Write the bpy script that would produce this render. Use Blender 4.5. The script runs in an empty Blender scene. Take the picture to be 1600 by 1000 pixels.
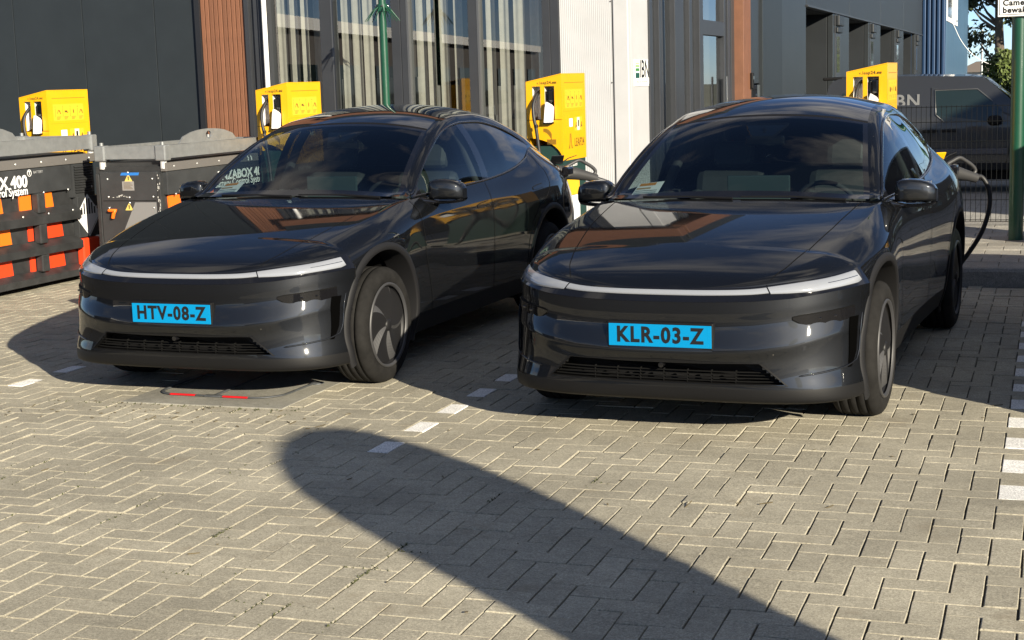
import bpy, bmesh, math, random
import numpy as np
from mathutils import Vector, Matrix, Euler

random.seed(7)
SC = bpy.context.scene
COL = SC.collection
PI = math.pi

# ------------------------------------------------------------------ camera, sky, sun, exposure
cam_d = bpy.data.cameras.new("camera")
cam_d.sensor_fit = 'HORIZONTAL'
cam_d.sensor_width = 36.0
cam_d.lens = 54.5418
cam_d.clip_start = 0.05
cam_d.clip_end = 3000.0
cam_o = bpy.data.objects.new("camera", cam_d)
COL.objects.link(cam_o)
cam_o.matrix_world = Matrix(((0.944331, -0.020926, 0.328332, 0.000000), (0.327558, 0.153067, -0.932350, 0.000000), (-0.030747, 0.987994, 0.151400, 1.759427), (0.000000, 0.000000, 0.000000, 1.000000)))
SC.camera = cam_o

# shadows fall towards (SUN_SX, SUN_SY) metres per metre of height
SUN_SX, SUN_SY = -2.15, 1.78
_h = math.hypot(SUN_SX, SUN_SY)
SUN_EL = math.atan(1.0 / _h)
SUN_DIR = Vector((-SUN_SX, -SUN_SY, 1.0)).normalized()          # towards the sun
sun_d = bpy.data.lights.new("sun", 'SUN')
sun_d.energy = 4.9
sun_d.angle = math.radians(0.53)
sun_d.color = (1.0, 0.90, 0.72)
sun_o = bpy.data.objects.new("sun", sun_d)
sun_o.rotation_euler = SUN_DIR.to_track_quat('Z', 'Y').to_euler()
sun_o.location = (20, -15, 20)
COL.objects.link(sun_o)

W = bpy.data.worlds.new("World")
SC.world = W
W.use_nodes = True
nt = W.node_tree
nt.nodes.clear()
w_out = nt.nodes.new("ShaderNodeOutputWorld")
w_bg = nt.nodes.new("ShaderNodeBackground")
w_sky = nt.nodes.new("ShaderNodeTexSky")
w_sky.sky_type = 'NISHITA'
w_sky.sun_disc = False
w_sky.sun_elevation = SUN_EL
w_sky.sun_rotation = math.atan2(SUN_DIR.x, SUN_DIR.y)
w_sky.air_density = 0.6
w_sky.dust_density = 0.5
w_sky.altitude = 2000.0
w_sky.ozone_density = 2.5
w_bg.inputs["Strength"].default_value = 0.070
# broken fair-weather cloud, everywhere in the sky alike
w_tc = nt.nodes.new("ShaderNodeTexCoord")
w_map = nt.nodes.new("ShaderNodeMapping")
w_map.inputs["Scale"].default_value = (1.0, 1.0, 2.6)
w_map.inputs["Location"].default_value = (0.6, 15.1, 7.3)
w_noise = nt.nodes.new("ShaderNodeTexNoise")
w_noise.inputs["Scale"].default_value = 2.3
w_noise.inputs["Detail"].default_value = 7.0
w_noise.inputs["Roughness"].default_value = 0.55
w_ramp = nt.nodes.new("ShaderNodeValToRGB")
w_ramp.color_ramp.elements[0].position = 0.52
w_ramp.color_ramp.elements[0].color = (0, 0, 0, 1)
w_ramp.color_ramp.elements[1].position = 0.70
w_ramp.color_ramp.elements[1].color = (0.8, 0.8, 0.8, 1)
w_mix = nt.nodes.new("ShaderNodeMixRGB")
w_mix.inputs["Color2"].default_value = (7.2, 6.6, 5.7, 1)
nt.links.new(w_tc.outputs["Generated"], w_map.inputs["Vector"])
nt.links.new(w_map.outputs["Vector"], w_noise.inputs["Vector"])
nt.links.new(w_noise.outputs["Fac"], w_ramp.inputs["Fac"])
nt.links.new(w_ramp.outputs["Color"], w_mix.inputs["Fac"])
nt.links.new(w_sky.outputs["Color"], w_mix.inputs["Color1"])
w_wb = nt.nodes.new("ShaderNodeMixRGB")          # white balance of the photograph: daylight shade reads neutral
w_wb.blend_type = 'MULTIPLY'
w_wb.inputs["Fac"].default_value = 1.0
w_wb.inputs["Color2"].default_value = (1.0, 1.0, 1.0, 1)
nt.links.new(w_mix.outputs["Color"], w_wb.inputs["Color1"])
nt.links.new(w_wb.outputs["Color"], w_bg.inputs["Color"])
nt.links.new(w_bg.outputs["Background"], w_out.inputs["Surface"])

SC.view_settings.view_transform = 'Standard'
SC.view_settings.look = 'None'
SC.view_settings.gamma = 1.0
SC.view_settings.use_curve_mapping = False
SC.view_settings.exposure = 1.12
SC.render.engine = 'CYCLES'
SC.cycles.max_bounces = 8
SC.cycles.transparent_max_bounces = 16

# ------------------------------------------------------------------ materials
MATS = {}
def pmat(name, col, rough=0.5, metal=0.0, coat=0.0, coat_rough=0.03, spec=0.5, var=0.0, vscale=6.0, bump=0.0, bscale=60.0,
         detail=4.0, stretch=None, emit=None, coords='Object', island=0.0):
    """Principled material with optional noise-driven colour change and relief."""
    if name in MATS:
        return MATS[name]
    m = bpy.data.materials.new(name)
    m.use_nodes = True
    t = m.node_tree
    b = t.nodes["Principled BSDF"]
    b.inputs["Base Color"].default_value = (*col, 1)
    b.inputs["Roughness"].default_value = rough
    b.inputs["Metallic"].default_value = metal
    b.inputs["Coat Weight"].default_value = coat
    b.inputs["Coat Roughness"].default_value = coat_rough
    b.inputs["Specular IOR Level"].default_value = spec
    if emit:
        b.inputs["Emission Color"].default_value = (*emit[0], 1)
        b.inputs["Emission Strength"].default_value = emit[1]
    vec = None
    if var or bump:
        tc = t.nodes.new("ShaderNodeTexCoord")
        mp = t.nodes.new("ShaderNodeMapping")
        if stretch:
            mp.inputs["Scale"].default_value = stretch
        t.links.new(tc.outputs[coords], mp.inputs["Vector"])
        vec = mp.outputs["Vector"]
    if var or island:
        facs = None
        if var:
            n = t.nodes.new("ShaderNodeTexNoise")
            n.inputs["Scale"].default_value = vscale
            n.inputs["Detail"].default_value = detail
            n.inputs["Roughness"].default_value = 0.6
            t.links.new(vec, n.inputs["Vector"])
            mr = t.nodes.new("ShaderNodeMapRange")
            mr.inputs["From Min"].default_value = 0.3
            mr.inputs["From Max"].default_value = 0.7
            mr.inputs["To Min"].default_value = 1 - var
            mr.inputs["To Max"].default_value = 1 + var
            t.links.new(n.outputs["Fac"], mr.inputs["Value"])
            facs = mr.outputs["Result"]
        if island:
            g = t.nodes.new("ShaderNodeNewGeometry")
            oi = t.nodes.new("ShaderNodeObjectInfo")
            ad = t.nodes.new("ShaderNodeMath"); ad.operation = 'ADD'
            t.links.new(g.outputs["Random Per Island"], ad.inputs[0])
            t.links.new(oi.outputs["Random"], ad.inputs[1])
            fr = t.nodes.new("ShaderNodeMath"); fr.operation = 'FRACT'
            t.links.new(ad.outputs[0], fr.inputs[0])
            mr2 = t.nodes.new("ShaderNodeMapRange")
            mr2.inputs["To Min"].default_value = 1 - island
            mr2.inputs["To Max"].default_value = 1 + island
            t.links.new(fr.outputs[0], mr2.inputs["Value"])
            if facs is None:
                facs = mr2.outputs["Result"]
            else:
                mu = t.nodes.new("ShaderNodeMath"); mu.operation = 'MULTIPLY'
                t.links.new(facs, mu.inputs[0]); t.links.new(mr2.outputs["Result"], mu.inputs[1])
                facs = mu.outputs[0]
        mx = t.nodes.new("ShaderNodeVectorMath"); mx.operation = 'SCALE'
        mx.inputs[0].default_value = col
        t.links.new(facs, mx.inputs["Scale"])
        t.links.new(mx.outputs["Vector"], b.inputs["Base Color"])
    if bump:
        n2 = t.nodes.new("ShaderNodeTexNoise")
        n2.inputs["Scale"].default_value = bscale
        n2.inputs["Detail"].default_value = 5.0
        t.links.new(vec, n2.inputs["Vector"])
        bp = t.nodes.new("ShaderNodeBump")
        bp.inputs["Strength"].default_value = bump
        bp.inputs["Distance"].default_value = 0.01
        t.links.new(n2.outputs["Fac"], bp.inputs["Height"])
        t.links.new(bp.outputs["Normal"], b.inputs["Normal"])
    MATS[name] = m
    return m

def glass_mat(name, tint, ior=1.5, refl=(1, 1, 1), rough=0.0):
    """Single-sheet pane: tinted see-through plus mirror reflection by Fresnel."""
    if name in MATS:
        return MATS[name]
    m = bpy.data.materials.new(name)
    m.use_nodes = True
    t = m.node_tree
    t.nodes.clear()
    o = t.nodes.new("ShaderNodeOutputMaterial")
    tr = t.nodes.new("ShaderNodeBsdfTransparent")
    tr.inputs["Color"].default_value = (*tint, 1)
    gl = t.nodes.new("ShaderNodeBsdfGlossy")
    gl.inputs["Color"].default_value = (*refl, 1)
    gl.inputs["Roughness"].default_value = rough
    # Schlick reflectance, the same from either side of the sheet
    ge = t.nodes.new("ShaderNodeNewGeometry")
    dt = t.nodes.new("ShaderNodeVectorMath"); dt.operation = 'DOT_PRODUCT'
    t.links.new(ge.outputs["Incoming"], dt.inputs[0]); t.links.new(ge.outputs["Normal"], dt.inputs[1])
    ab = t.nodes.new("ShaderNodeMath"); ab.operation = 'ABSOLUTE'; t.links.new(dt.outputs["Value"], ab.inputs[0])
    om = t.nodes.new("ShaderNodeMath"); om.operation = 'SUBTRACT'; om.inputs[0].default_value = 1.0; t.links.new(ab.outputs[0], om.inputs[1])
    pw = t.nodes.new("ShaderNodeMath"); pw.operation = 'POWER'; pw.inputs[1].default_value = 5.0; t.links.new(om.outputs[0], pw.inputs[0])
    f0 = ((ior - 1) / (ior + 1)) ** 2 * 1.8
    fr = t.nodes.new("ShaderNodeMath"); fr.operation = 'MULTIPLY_ADD'; fr.inputs[1].default_value = 1 - f0; fr.inputs[2].default_value = f0
    t.links.new(pw.outputs[0], fr.inputs[0])
    mx = t.nodes.new("ShaderNodeMixShader")
    t.links.new(fr.outputs[0], mx.inputs[0])
    t.links.new(tr.outputs[0], mx.inputs[1])
    t.links.new(gl.outputs[0], mx.inputs[2])
    t.links.new(mx.outputs[0], o.inputs["Surface"])
    MATS[name] = m
    return m

# ------------------------------------------------------------------ mesh helpers
class MB:
    """Collects shapes; build() links them as one mesh object."""
    def __init__(self):
        self.v, self.f, self.sm, self.nrm = [], [], [], None

    def add(self, verts, faces, smooth=False, M=None):
        k = len(self.v)
        if M is not None:
            verts = [M @ Vector(p) for p in verts]
        self.v += [tuple(p) for p in verts]
        self.f += [tuple(i + k for i in f) for f in faces]
        self.sm += [smooth] * len(faces)
        return self

    def box(self, x0, x1, y0, y1, z0, z1, M=None, ch=0.0):
        if ch <= 0:
            v = [(x0, y0, z0), (x1, y0, z0), (x1, y1, z0), (x0, y1, z0), (x0, y0, z1), (x1, y0, z1), (x1, y1, z1), (x0, y1, z1)]
            f = [(3, 2, 1, 0), (4, 5, 6, 7), (0, 1, 5, 4), (1, 2, 6, 5), (2, 3, 7, 6), (3, 0, 4, 7)]
            return self.add(v, f, False, M)
        c = min(ch, (x1 - x0) * .45, (y1 - y0) * .45, (z1 - z0) * .45)
        bm = bmesh.new()
        bmesh.ops.create_cube(bm, size=1.0)
        for q in bm.verts:
            q.co = Vector((x0 if q.co.x < 0 else x1, y0 if q.co.y < 0 else y1, z0 if q.co.z < 0 else z1))
        bmesh.ops.bevel(bm, geom=list(bm.edges), offset=c, segments=2, affect='EDGES', profile=0.5)
        bm.verts.ensure_lookup_table()
        v = [q.co.copy() for q in bm.verts]
        f = [[q.index for q in fc.verts] for fc in bm.faces]
        bm.free()
        return self.add(v, f, False, M)

    def tube(self, pts, r, n=10, caps=True, smooth=True, closed=False):
        pts = [Vector(p) for p in pts]
        N = len(pts)
        rs = r if isinstance(r, (list, tuple)) else [r] * N
        ring, prev = [], None
        for i, p in enumerate(pts):
            if closed:
                t = (pts[(i + 1) % N] - pts[i - 1])
            else:
                t = pts[min(i + 1, N - 1)] - pts[max(i - 1, 0)]
            t.normalize()
            if prev is None:
                a = Vector((0, 0, 1)) if abs(t.z) < .9 else Vector((1, 0, 0))
                u = t.cross(a).normalized()
            else:
                u = (prev - t * prev.dot(t))
                u = u.normalized() if u.length > 1e-6 else t.orthogonal().normalized()
            prev = u
            w = t.cross(u)
            ring.append([p + (u * math.cos(2 * PI * k / n) + w * math.sin(2 * PI * k / n)) * rs[i] for k in range(n)])
        v = [q for rr in ring for q in rr]
        f = []
        for i in range(N if closed else N - 1):
            a, b2 = i * n, ((i + 1) % N) * n
            for k in range(n):
                f.append((a + k, a + (k + 1) % n, b2 + (k + 1) % n, b2 + k))
        self.add(v, f, smooth)
        if caps and not closed:
            self.add(ring[0], [tuple(reversed(range(n)))])
            self.add(ring[-1], [tuple(range(n))])
        return self

    def lathe(self, prof, n=48, M=None, smooth=True, closed=False):
        """prof: (radius, height) turned about local Z."""
        v, f = [], []
        m = len(prof)
        for k in range(n):
            a = 2 * PI * k / n
            for (r, z) in prof:
                v.append((r * math.cos(a), r * math.sin(a), z))
        for k in range(n):
            k2 = (k + 1) % n
            for j in range(m if closed else m - 1):
                j2 = (j + 1) % m
                f.append((k * m + j, k2 * m + j, k2 * m + j2, k * m + j2))
        return self.add(v, f, smooth, M)

    def prism(self, poly, d0, d1, M=None, smooth=False):
        """2-D polygon (a,b) extruded from d0 to d1 along local Z."""
        n = len(poly)
        v = [(a, b, d0) for a, b in poly] + [(a, b, d1) for a, b in poly]
        f = [tuple(reversed(range(n))), tuple(range(n, 2 * n))]
        f += [(i, (i + 1) % n, n + (i + 1) % n, n + i) for i in range(n)]
        return self.add(v, f, smooth, M)

    def grid(self, P, smooth=True, flip=False):
        P = np.asarray(P, float)
        a, b = P.shape[:2]
        v = P.reshape(-1, 3)
        f = []
        for i in range(a - 1):
            for j in range(b - 1):
                q = (i * b + j, (i + 1) * b + j, (i + 1) * b + j + 1, i * b + j + 1)
                f.append(q[::-1] if flip else q)
        return self.add([tuple(p) for p in v], f, smooth)

    def mesh(self, name):
        me = bpy.data.meshes.new(name)
        me.from_pydata(self.v, [], self.f)
        if any(self.sm):
            me.polygons.foreach_set("use_smooth", self.sm)
        me.update()
        if self.nrm is not None:
            me.normals_split_custom_set_from_vertices(self.nrm)
        return me

    def build(self, name, mat, parent=None):
        o = bpy.data.objects.new(name, self.mesh(name))
        if mat is not None:
            o.data.materials.append(mat)
        COL.objects.link(o)
        o.parent = parent
        return o

def tag(o, label=None, cat=None, group=None, kind=None):
    if label: o["label"] = label
    if cat: o["category"] = cat
    if group: o["group"] = group
    if kind: o["kind"] = kind
    return o

def empty(name, loc, rz=0.0, label=None, cat=None, group=None):
    o = bpy.data.objects.new(name, None)
    COL.objects.link(o)
    o.location = loc
    o.rotation_euler = (0, 0, rz)
    o.empty_display_size = 0.2
    return tag(o, label, cat, group)

def copy_tree(o, parent=None):
    c = o.copy()
    COL.objects.link(c)
    c.parent = parent
    for ch in list(o.children):
        copy_tree(ch, c)
    return c

_txt_cache = {}
def text_mesh(s, size, bold=0.0, sx=1.0, spacing=1.0, extrude=0.0012, align='CENTER', res=3):
    """Flat lettering in the local XY plane, as a mesh."""
    key = (s, size, bold, sx, spacing, extrude, align)
    if key in _txt_cache:
        return _txt_cache[key]
    cu = bpy.data.curves.new("lettering", 'FONT')
    cu.body = s
    cu.size = size
    cu.offset = bold
    cu.space_character = spacing
    cu.extrude = extrude
    cu.align_x = align
    cu.align_y = 'CENTER'
    cu.resolution_u = res
    ob = bpy.data.objects.new("lettering", cu)
    COL.objects.link(ob)
    dg = bpy.context.evaluated_depsgraph_get()
    me = bpy.data.meshes.new_from_object(ob.evaluated_get(dg))
    bpy.data.objects.remove(ob)
    bpy.data.curves.remove(cu)
    for v in me.vertices:
        v.co.x *= sx
    me.update()
    _txt_cache[key] = me
    return me

def text(s, size, mat, M, parent=None, name="lettering", **kw):
    me = text_mesh(s, size, **kw).copy()
    me.materials.clear()
    me.materials.append(mat)
    o = bpy.data.objects.new(name, me)
    COL.objects.link(o)
    o.parent = parent
    o.matrix_local = M
    return o

def frame_m(origin, xdir, ydir):
    """Matrix whose local X, Y run along xdir, ydir; local Z is their cross product."""
    x = Vector(xdir).normalized(); y = Vector(ydir).normalized(); z = x.cross(y).normalized()
    m = Matrix((( x.x, y.x, z.x, origin[0]), (x.y, y.y, z.y, origin[1]), (x.z, y.z, z.z, origin[2]), (0, 0, 0, 1)))
    return m

def nspline(xs, ys):
    """Natural cubic spline."""
    o = np.argsort(xs); x = np.asarray(xs, float)[o]; y = np.asarray(ys, float)[o]
    n = len(x); h = np.diff(x)
    A = np.eye(n); r = np.zeros(n)
    for i in range(1, n - 1):
        A[i, i - 1] = h[i - 1]; A[i, i] = 2 * (h[i - 1] + h[i]); A[i, i + 1] = h[i]
        r[i] = 6 * ((y[i + 1] - y[i]) / h[i] - (y[i] - y[i - 1]) / h[i - 1])
    M2 = np.linalg.solve(A, r)
    def f(q):
        q = np.clip(np.asarray(q, float), x[0], x[-1])
        i = np.clip(np.searchsorted(x, q) - 1, 0, n - 2)
        a = x[i + 1] - q; b = q - x[i]; hh = h[i]
        return (M2[i] * a**3 + M2[i + 1] * b**3) / (6 * hh) + (y[i] / hh - M2[i] * hh / 6) * a + (y[i + 1] / hh - M2[i + 1] * hh / 6) * b
    return f

def pchip(xs, ys):
    """Monotone cubic."""
    o = np.argsort(xs); x = np.asarray(xs, float)[o]; y = np.asarray(ys, float)[o]
    h = np.diff(x); d = np.diff(y) / h; n = len(x); m = np.zeros(n)
    m[0], m[-1] = d[0], d[-1]
    for i in range(1, n - 1):
        if d[i - 1] * d[i] > 0:
            w1 = 2 * h[i] + h[i - 1]; w2 = h[i] + 2 * h[i - 1]
            m[i] = (w1 + w2) / (w1 / d[i - 1] + w2 / d[i])
    def f(q):
        q = np.clip(np.asarray(q, float), x[0], x[-1])
        i = np.clip(np.searchsorted(x, q) - 1, 0, n - 2)
        t = (q - x[i]) / h[i]
        return ((2*t**3 - 3*t**2 + 1) * y[i] + (t**3 - 2*t**2 + t) * h[i] * m[i] + (-2*t**3 + 3*t**2) * y[i+1] + (t**3 - t**2) * h[i] * m[i+1])
    return f

def crom(P, nseg):
    """Catmull-Rom (centripetal) through the points P (k,dim); nseg samples per segment (int or list)."""
    P = np.asarray(P, float); k = len(P)
    Q = np.vstack([2 * P[0] - P[1], P, 2 * P[-1] - P[-2]])
    out = []
    for i in range(k - 1):
        p0, p1, p2, p3 = Q[i], Q[i + 1], Q[i + 2], Q[i + 3]
        d = lambda a, b: max(np.linalg.norm(b - a), 1e-5) ** 0.5
        t0 = 0.; t1 = t0 + d(p0, p1); t2 = t1 + d(p1, p2); t3 = t2 + d(p2, p3)
        n = nseg[i] if isinstance(nseg, (list, tuple)) else nseg
        for s in range(n):
            t = t1 + (t2 - t1) * s / n
            a1 = (t1 - t) / (t1 - t0) * p0 + (t - t0) / (t1 - t0) * p1
            a2 = (t2 - t) / (t2 - t1) * p1 + (t - t1) / (t2 - t1) * p2
            a3 = (t3 - t) / (t3 - t2) * p2 + (t - t2) / (t3 - t2) * p3
            b1 = (t2 - t) / (t2 - t0) * a1 + (t - t0) / (t2 - t0) * a2
            b2 = (t3 - t) / (t3 - t1) * a2 + (t - t1) / (t3 - t1) * a3
            out.append((t2 - t) / (t2 - t1) * b1 + (t - t1) / (t2 - t1) * b2)
    out.append(P[-1])
    return np.array(out)

def smooth_path(pts, n=8):
    return [tuple(p) for p in crom(pts, n)]
# ================================================================== ground
def posmat(name, col, rough=0.85, grain=0.26, gscale=210.0, stain=0.20, sscale=1.3, isl=0.07, bump=0.25, bscale=420.0, dirt=None, spec=0.3):
    """Mineral surface: fine grain, large stains and a tone per piece, all keyed to the place itself."""
    m = bpy.data.materials.new(name); m.use_nodes = True
    t = m.node_tree; b = t.nodes["Principled BSDF"]
    b.inputs["Roughness"].default_value = rough
    b.inputs["Specular IOR Level"].default_value = spec
    g = t.nodes.new("ShaderNodeNewGeometry"); oi = t.nodes.new("ShaderNodeObjectInfo")
    def noise(sc, det, lo, hi, a=.32, c=.68):
        n = t.nodes.new("ShaderNodeTexNoise"); n.inputs["Scale"].default_value = sc; n.inputs["Detail"].default_value = det
        n.inputs["Roughness"].default_value = .6
        t.links.new(g.outputs["Position"], n.inputs["Vector"])
        r = t.nodes.new("ShaderNodeMapRange")
        for k, v in (("From Min", a), ("From Max", c), ("To Min", lo), ("To Max", hi)): r.inputs[k].default_value = v
        t.links.new(n.outputs["Fac"], r.inputs["Value"])
        return n.outputs["Fac"], r.outputs["Result"]
    def mul(a, c):
        q = t.nodes.new("ShaderNodeMath"); q.operation = 'MULTIPLY'
        t.links.new(a, q.inputs[0]); t.links.new(c, q.inputs[1]); return q.outputs[0]
    nf, n1 = noise(gscale, 2.0, 1 - grain, 1 + grain)
    _, n2 = noise(sscale, 5.0, 1 - stain, 1 + stain * .7)
    _, n3 = noise(24.0, 4.0, .88, 1.10)
    _, n3b = noise(95.0, 3.0, 1 - grain * .9, 1 + grain * .9)
    n3 = mul(n3, n3b)
    ad = t.nodes.new("ShaderNodeMath"); ad.operation = 'ADD'
    t.links.new(g.outputs["Random Per Island"], ad.inputs[0]); t.links.new(oi.outputs["Random"], ad.inputs[1])
    fr = t.nodes.new("ShaderNodeMath"); fr.operation = 'FRACT'; t.links.new(ad.outputs[0], fr.inputs[0])
    r = t.nodes.new("ShaderNodeMapRange"); r.inputs["To Min"].default_value = 1 - isl; r.inputs["To Max"].default_value = 1 + isl
    t.links.new(fr.outputs[0], r.inputs["Value"])
    f = mul(mul(mul(n1, n2), n3), r.outputs["Result"])
    sc = t.nodes.new("ShaderNodeVectorMath"); sc.operation = 'SCALE'; sc.inputs[0].default_value = col
    t.links.new(f, sc.inputs["Scale"])
    outc = sc.outputs["Vector"]
    if dirt:
        n4 = t.nodes.new("ShaderNodeTexNoise"); n4.inputs["Scale"].default_value = 3.1; n4.inputs["Detail"].default_value = 9.0; n4.inputs["Roughness"].default_value = .68
        t.links.new(g.outputs["Position"], n4.inputs["Vector"])
        r4 = t.nodes.new("ShaderNodeMapRange"); r4.inputs["From Min"].default_value = .57; r4.inputs["From Max"].default_value = .74; r4.inputs["To Max"].default_value = .75
        t.links.new(n4.outputs["Fac"], r4.inputs["Value"])
        mx = t.nodes.new("ShaderNodeMixRGB"); mx.inputs["Color2"].default_value = (*dirt, 1)
        t.links.new(r4.outputs["Result"], mx.inputs["Fac"]); t.links.new(outc, mx.inputs["Color1"])
        outc = mx.outputs["Color"]
    t.links.new(outc, b.inputs["Base Color"])
    n5 = t.nodes.new("ShaderNodeTexNoise"); n5.inputs["Scale"].default_value = bscale; n5.inputs["Detail"].default_value = 3.0
    t.links.new(g.outputs["Position"], n5.inputs["Vector"])
    bp = t.nodes.new("ShaderNodeBump"); bp.inputs["Strength"].default_value = bump; bp.inputs["Distance"].default_value = .004
    t.links.new(n5.outputs["Fac"], bp.inputs["Height"]); t.links.new(bp.outputs["Normal"], b.inputs["Normal"])
    MATS[name] = m
    return m

def tilemat(name, col, joint, w, h, rough=.85):
    m = bpy.data.materials.new(name); m.use_nodes = True
    t = m.node_tree; b = t.nodes["Principled BSDF"]; b.inputs["Roughness"].default_value = rough
    g = t.nodes.new("ShaderNodeNewGeometry"); br = t.nodes.new("ShaderNodeTexBrick")
    br.inputs["Scale"].default_value = 1.0; br.inputs["Brick Width"].default_value = w; br.inputs["Row Height"].default_value = h
    br.inputs["Mortar Size"].default_value = .006
    br.inputs["Color1"].default_value = (*[c * .88 for c in col], 1); br.inputs["Color2"].default_value = (*[c * 1.12 for c in col], 1)
    br.inputs["Mortar"].default_value = (*joint, 1)
    t.links.new(g.outputs["Position"], br.inputs["Vector"]); t.links.new(br.outputs["Color"], b.inputs["Base Color"])
    return m

brickmat = posmat("paver_concrete", (0.350, 0.322, 0.250), dirt=(.24, .205, .145))
brickwhite = posmat("paver_white", (0.74, 0.73, 0.70), grain=.30, stain=.10, isl=.05)
jointmat = posmat("joint_sand", (0.075, 0.064, 0.045), isl=0, stain=.3)
kerbmat = posmat("kerb_concrete", (0.27, 0.255, 0.225), isl=.08)
tileconc = posmat("pavement_tile", (0.31, 0.295, 0.26), isl=.10)

KERB_Y = 13.08
PAVE_Z = 0.15
def sheet(name, x0, x1, y0, y1, z, mat, n=1):
    mb = MB()
    P = [[(x, y, z) for y in np.linspace(y0, y1, n + 1)] for x in np.linspace(x0, x1, n + 1)]
    mb.grid(P, False)
    return tag(mb.build(name, mat), kind="structure")

sheet("ground", -400, 400, -400, 400, -0.30, pmat("far_ground", (.10, .105, .07), rough=.95, var=.3, vscale=.05))
sheet("parking_lot", -60, 60, -70, KERB_Y + .02, -0.012, jointmat)
sheet("yard", -4.2, 60, 16.75, 75, -0.12, tilemat("yard_pavers", (.34, .33, .30), (.16, .155, .14), .22, .11))

# herringbone clay-size concrete pavers; each brick is real
BW = 0.1135
BX0, BY0 = -3.1468, 6.735
def brick_mesh(name, seed, mat, flat=False):
    # chamfers shaped wider across X than Y so those edges catch the sun
    r = random.Random(seed)
    j = lambda s=.0006: r.uniform(-s, s)
    gx, gy, wx, wy = .0062, .0046, .0026, .0009
    if flat: gx, gy, wx, wy = gy, gx, wy, wx
    hx, hy = (BW - gx) / 2, (2 * BW - gy) / 2
    top = [(-hx + wx + j(), -hy + wy + j(), j(.0006)), (hx - wx + j(), -hy + wy + j(), j(.0006)), (hx - wx + j(), hy - wy + j(), j(.0006)), (-hx + wx + j(), hy - wy + j(), j(.0006))]
    mid = [(-hx + j(.0008), -hy + j(.0008), -.0027), (hx + j(.0008), -hy + j(.0008), -.0027), (hx + j(.0008), hy + j(.0008), -.0027), (-hx + j(.0008), hy + j(.0008), -.0027)]
    bot = [(p[0], p[1], -.030) for p in mid]
    v = top + mid + bot
    f = [(0, 1, 2, 3)] + [(a, (a + 1) % 4 + 0, 0, 0) for a in []]
    for a in range(4):
        b2 = (a + 1) % 4
        f.append((4 + a, 4 + b2, b2, a))
        f.append((8 + a, 8 + b2, 4 + b2, 4 + a))
    mb = MB().add(v, f)
    return mb
cam_pos = cam_o.matrix_world.translation
cam_inv = cam_o.matrix_world.inverted()
foc = cam_d.lens / 36.0 * 1600
def to_px(p):
    q = cam_inv @ Vector(p)
    if q.z > -0.1: return None
    return (800 + foc * q.x / -q.z, 500 - foc * q.y / -q.z, -q.z)
SLAB = (-5.08, -4.04, 7.565, 8.62)            # concrete plate of the folding bar, set in the paving
bricks = []
for i in range(-72, 52):
    for j in range(-36, 57):
        n = (i + j) % 4
        if n == 0: ang, cx, cy = 0.0, BX0 + (i + .5) * BW, BY0 + (j + 1) * BW
        elif n == 2: ang, cx, cy = PI / 2, BX0 + (i + 1) * BW, BY0 + (j + .5) * BW
        else: continue
        if cy > KERB_Y - .08 or cy < 2.9: continue
        if SLAB[0] - .04 < cx < SLAB[1] + .04 and SLAB[2] - .04 < cy < SLAB[3] + .04: continue
        q = to_px((cx, cy, 0))
        if q is None or not (-420 < q[0] < 2020 and q[1] < 1500): continue
        white = False
        if ang == 0.0:
            for xl, ylo, yhi in ((-3.09, 6.6, 11.6), (-0.14, 6.3, 11.6), (-6.04, 7.6, 11.6)):
                if abs(cx - xl) < .03 and ylo < cy < yhi: white = True
        vis = 0 < q[0] < 1600 and q[1] < 1000
        bricks.append((q[2] if vis else 1e3 + q[2], cx, cy, ang, white))
bricks.sort()
paving = bpy.data.objects.new("paving", None); COL.objects.link(paving); tag(paving, kind="structure")
variants = [[brick_mesh("brick", s + 50 * f, brickmat, f).mesh("brick") for s in range(7)] for f in (False, True)]
wvar = [brick_mesh("brick", 100 + s, brickwhite).mesh("white_brick") for s in range(3)]
for me in variants[0] + variants[1]: me.materials.append(brickmat)
for me in wvar: me.materials.append(brickwhite)
rest, wn = MB(), 0
rr = random.Random(5)
near, nn_ = [], 0
def brick_m(cx, cy, ang):
    return Matrix.Translation((cx + rr.uniform(-.0012, .0012), cy + rr.uniform(-.0012, .0012), rr.gauss(0, .0013))) @ Euler((rr.gauss(0, .006), rr.gauss(0, .006), ang + rr.gauss(0, .006) + (PI if rr.random() < .5 else 0))).to_matrix().to_4x4()
base_v = [[brick_mesh("b", 200 + s + 50 * f, None, f) for s in range(12)] for f in (False, True)]
for d, cx, cy, ang, white in bricks:
    M = brick_m(cx, cy, ang)
    if white or nn_ < 275:
        if not white: nn_ += 1
        o = bpy.data.objects.new("white_brick" if white else "brick", rr.choice(wvar if white else variants[ang > 0]))
        COL.objects.link(o); o.parent = paving; o.matrix_local = M
    else:
        bm_ = rr.choice(base_v[ang > 0])
        rest.add(bm_.v, bm_.f, False, M)
tag(rest.build("brick_field", brickmat, paving), kind="stuff")

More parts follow.
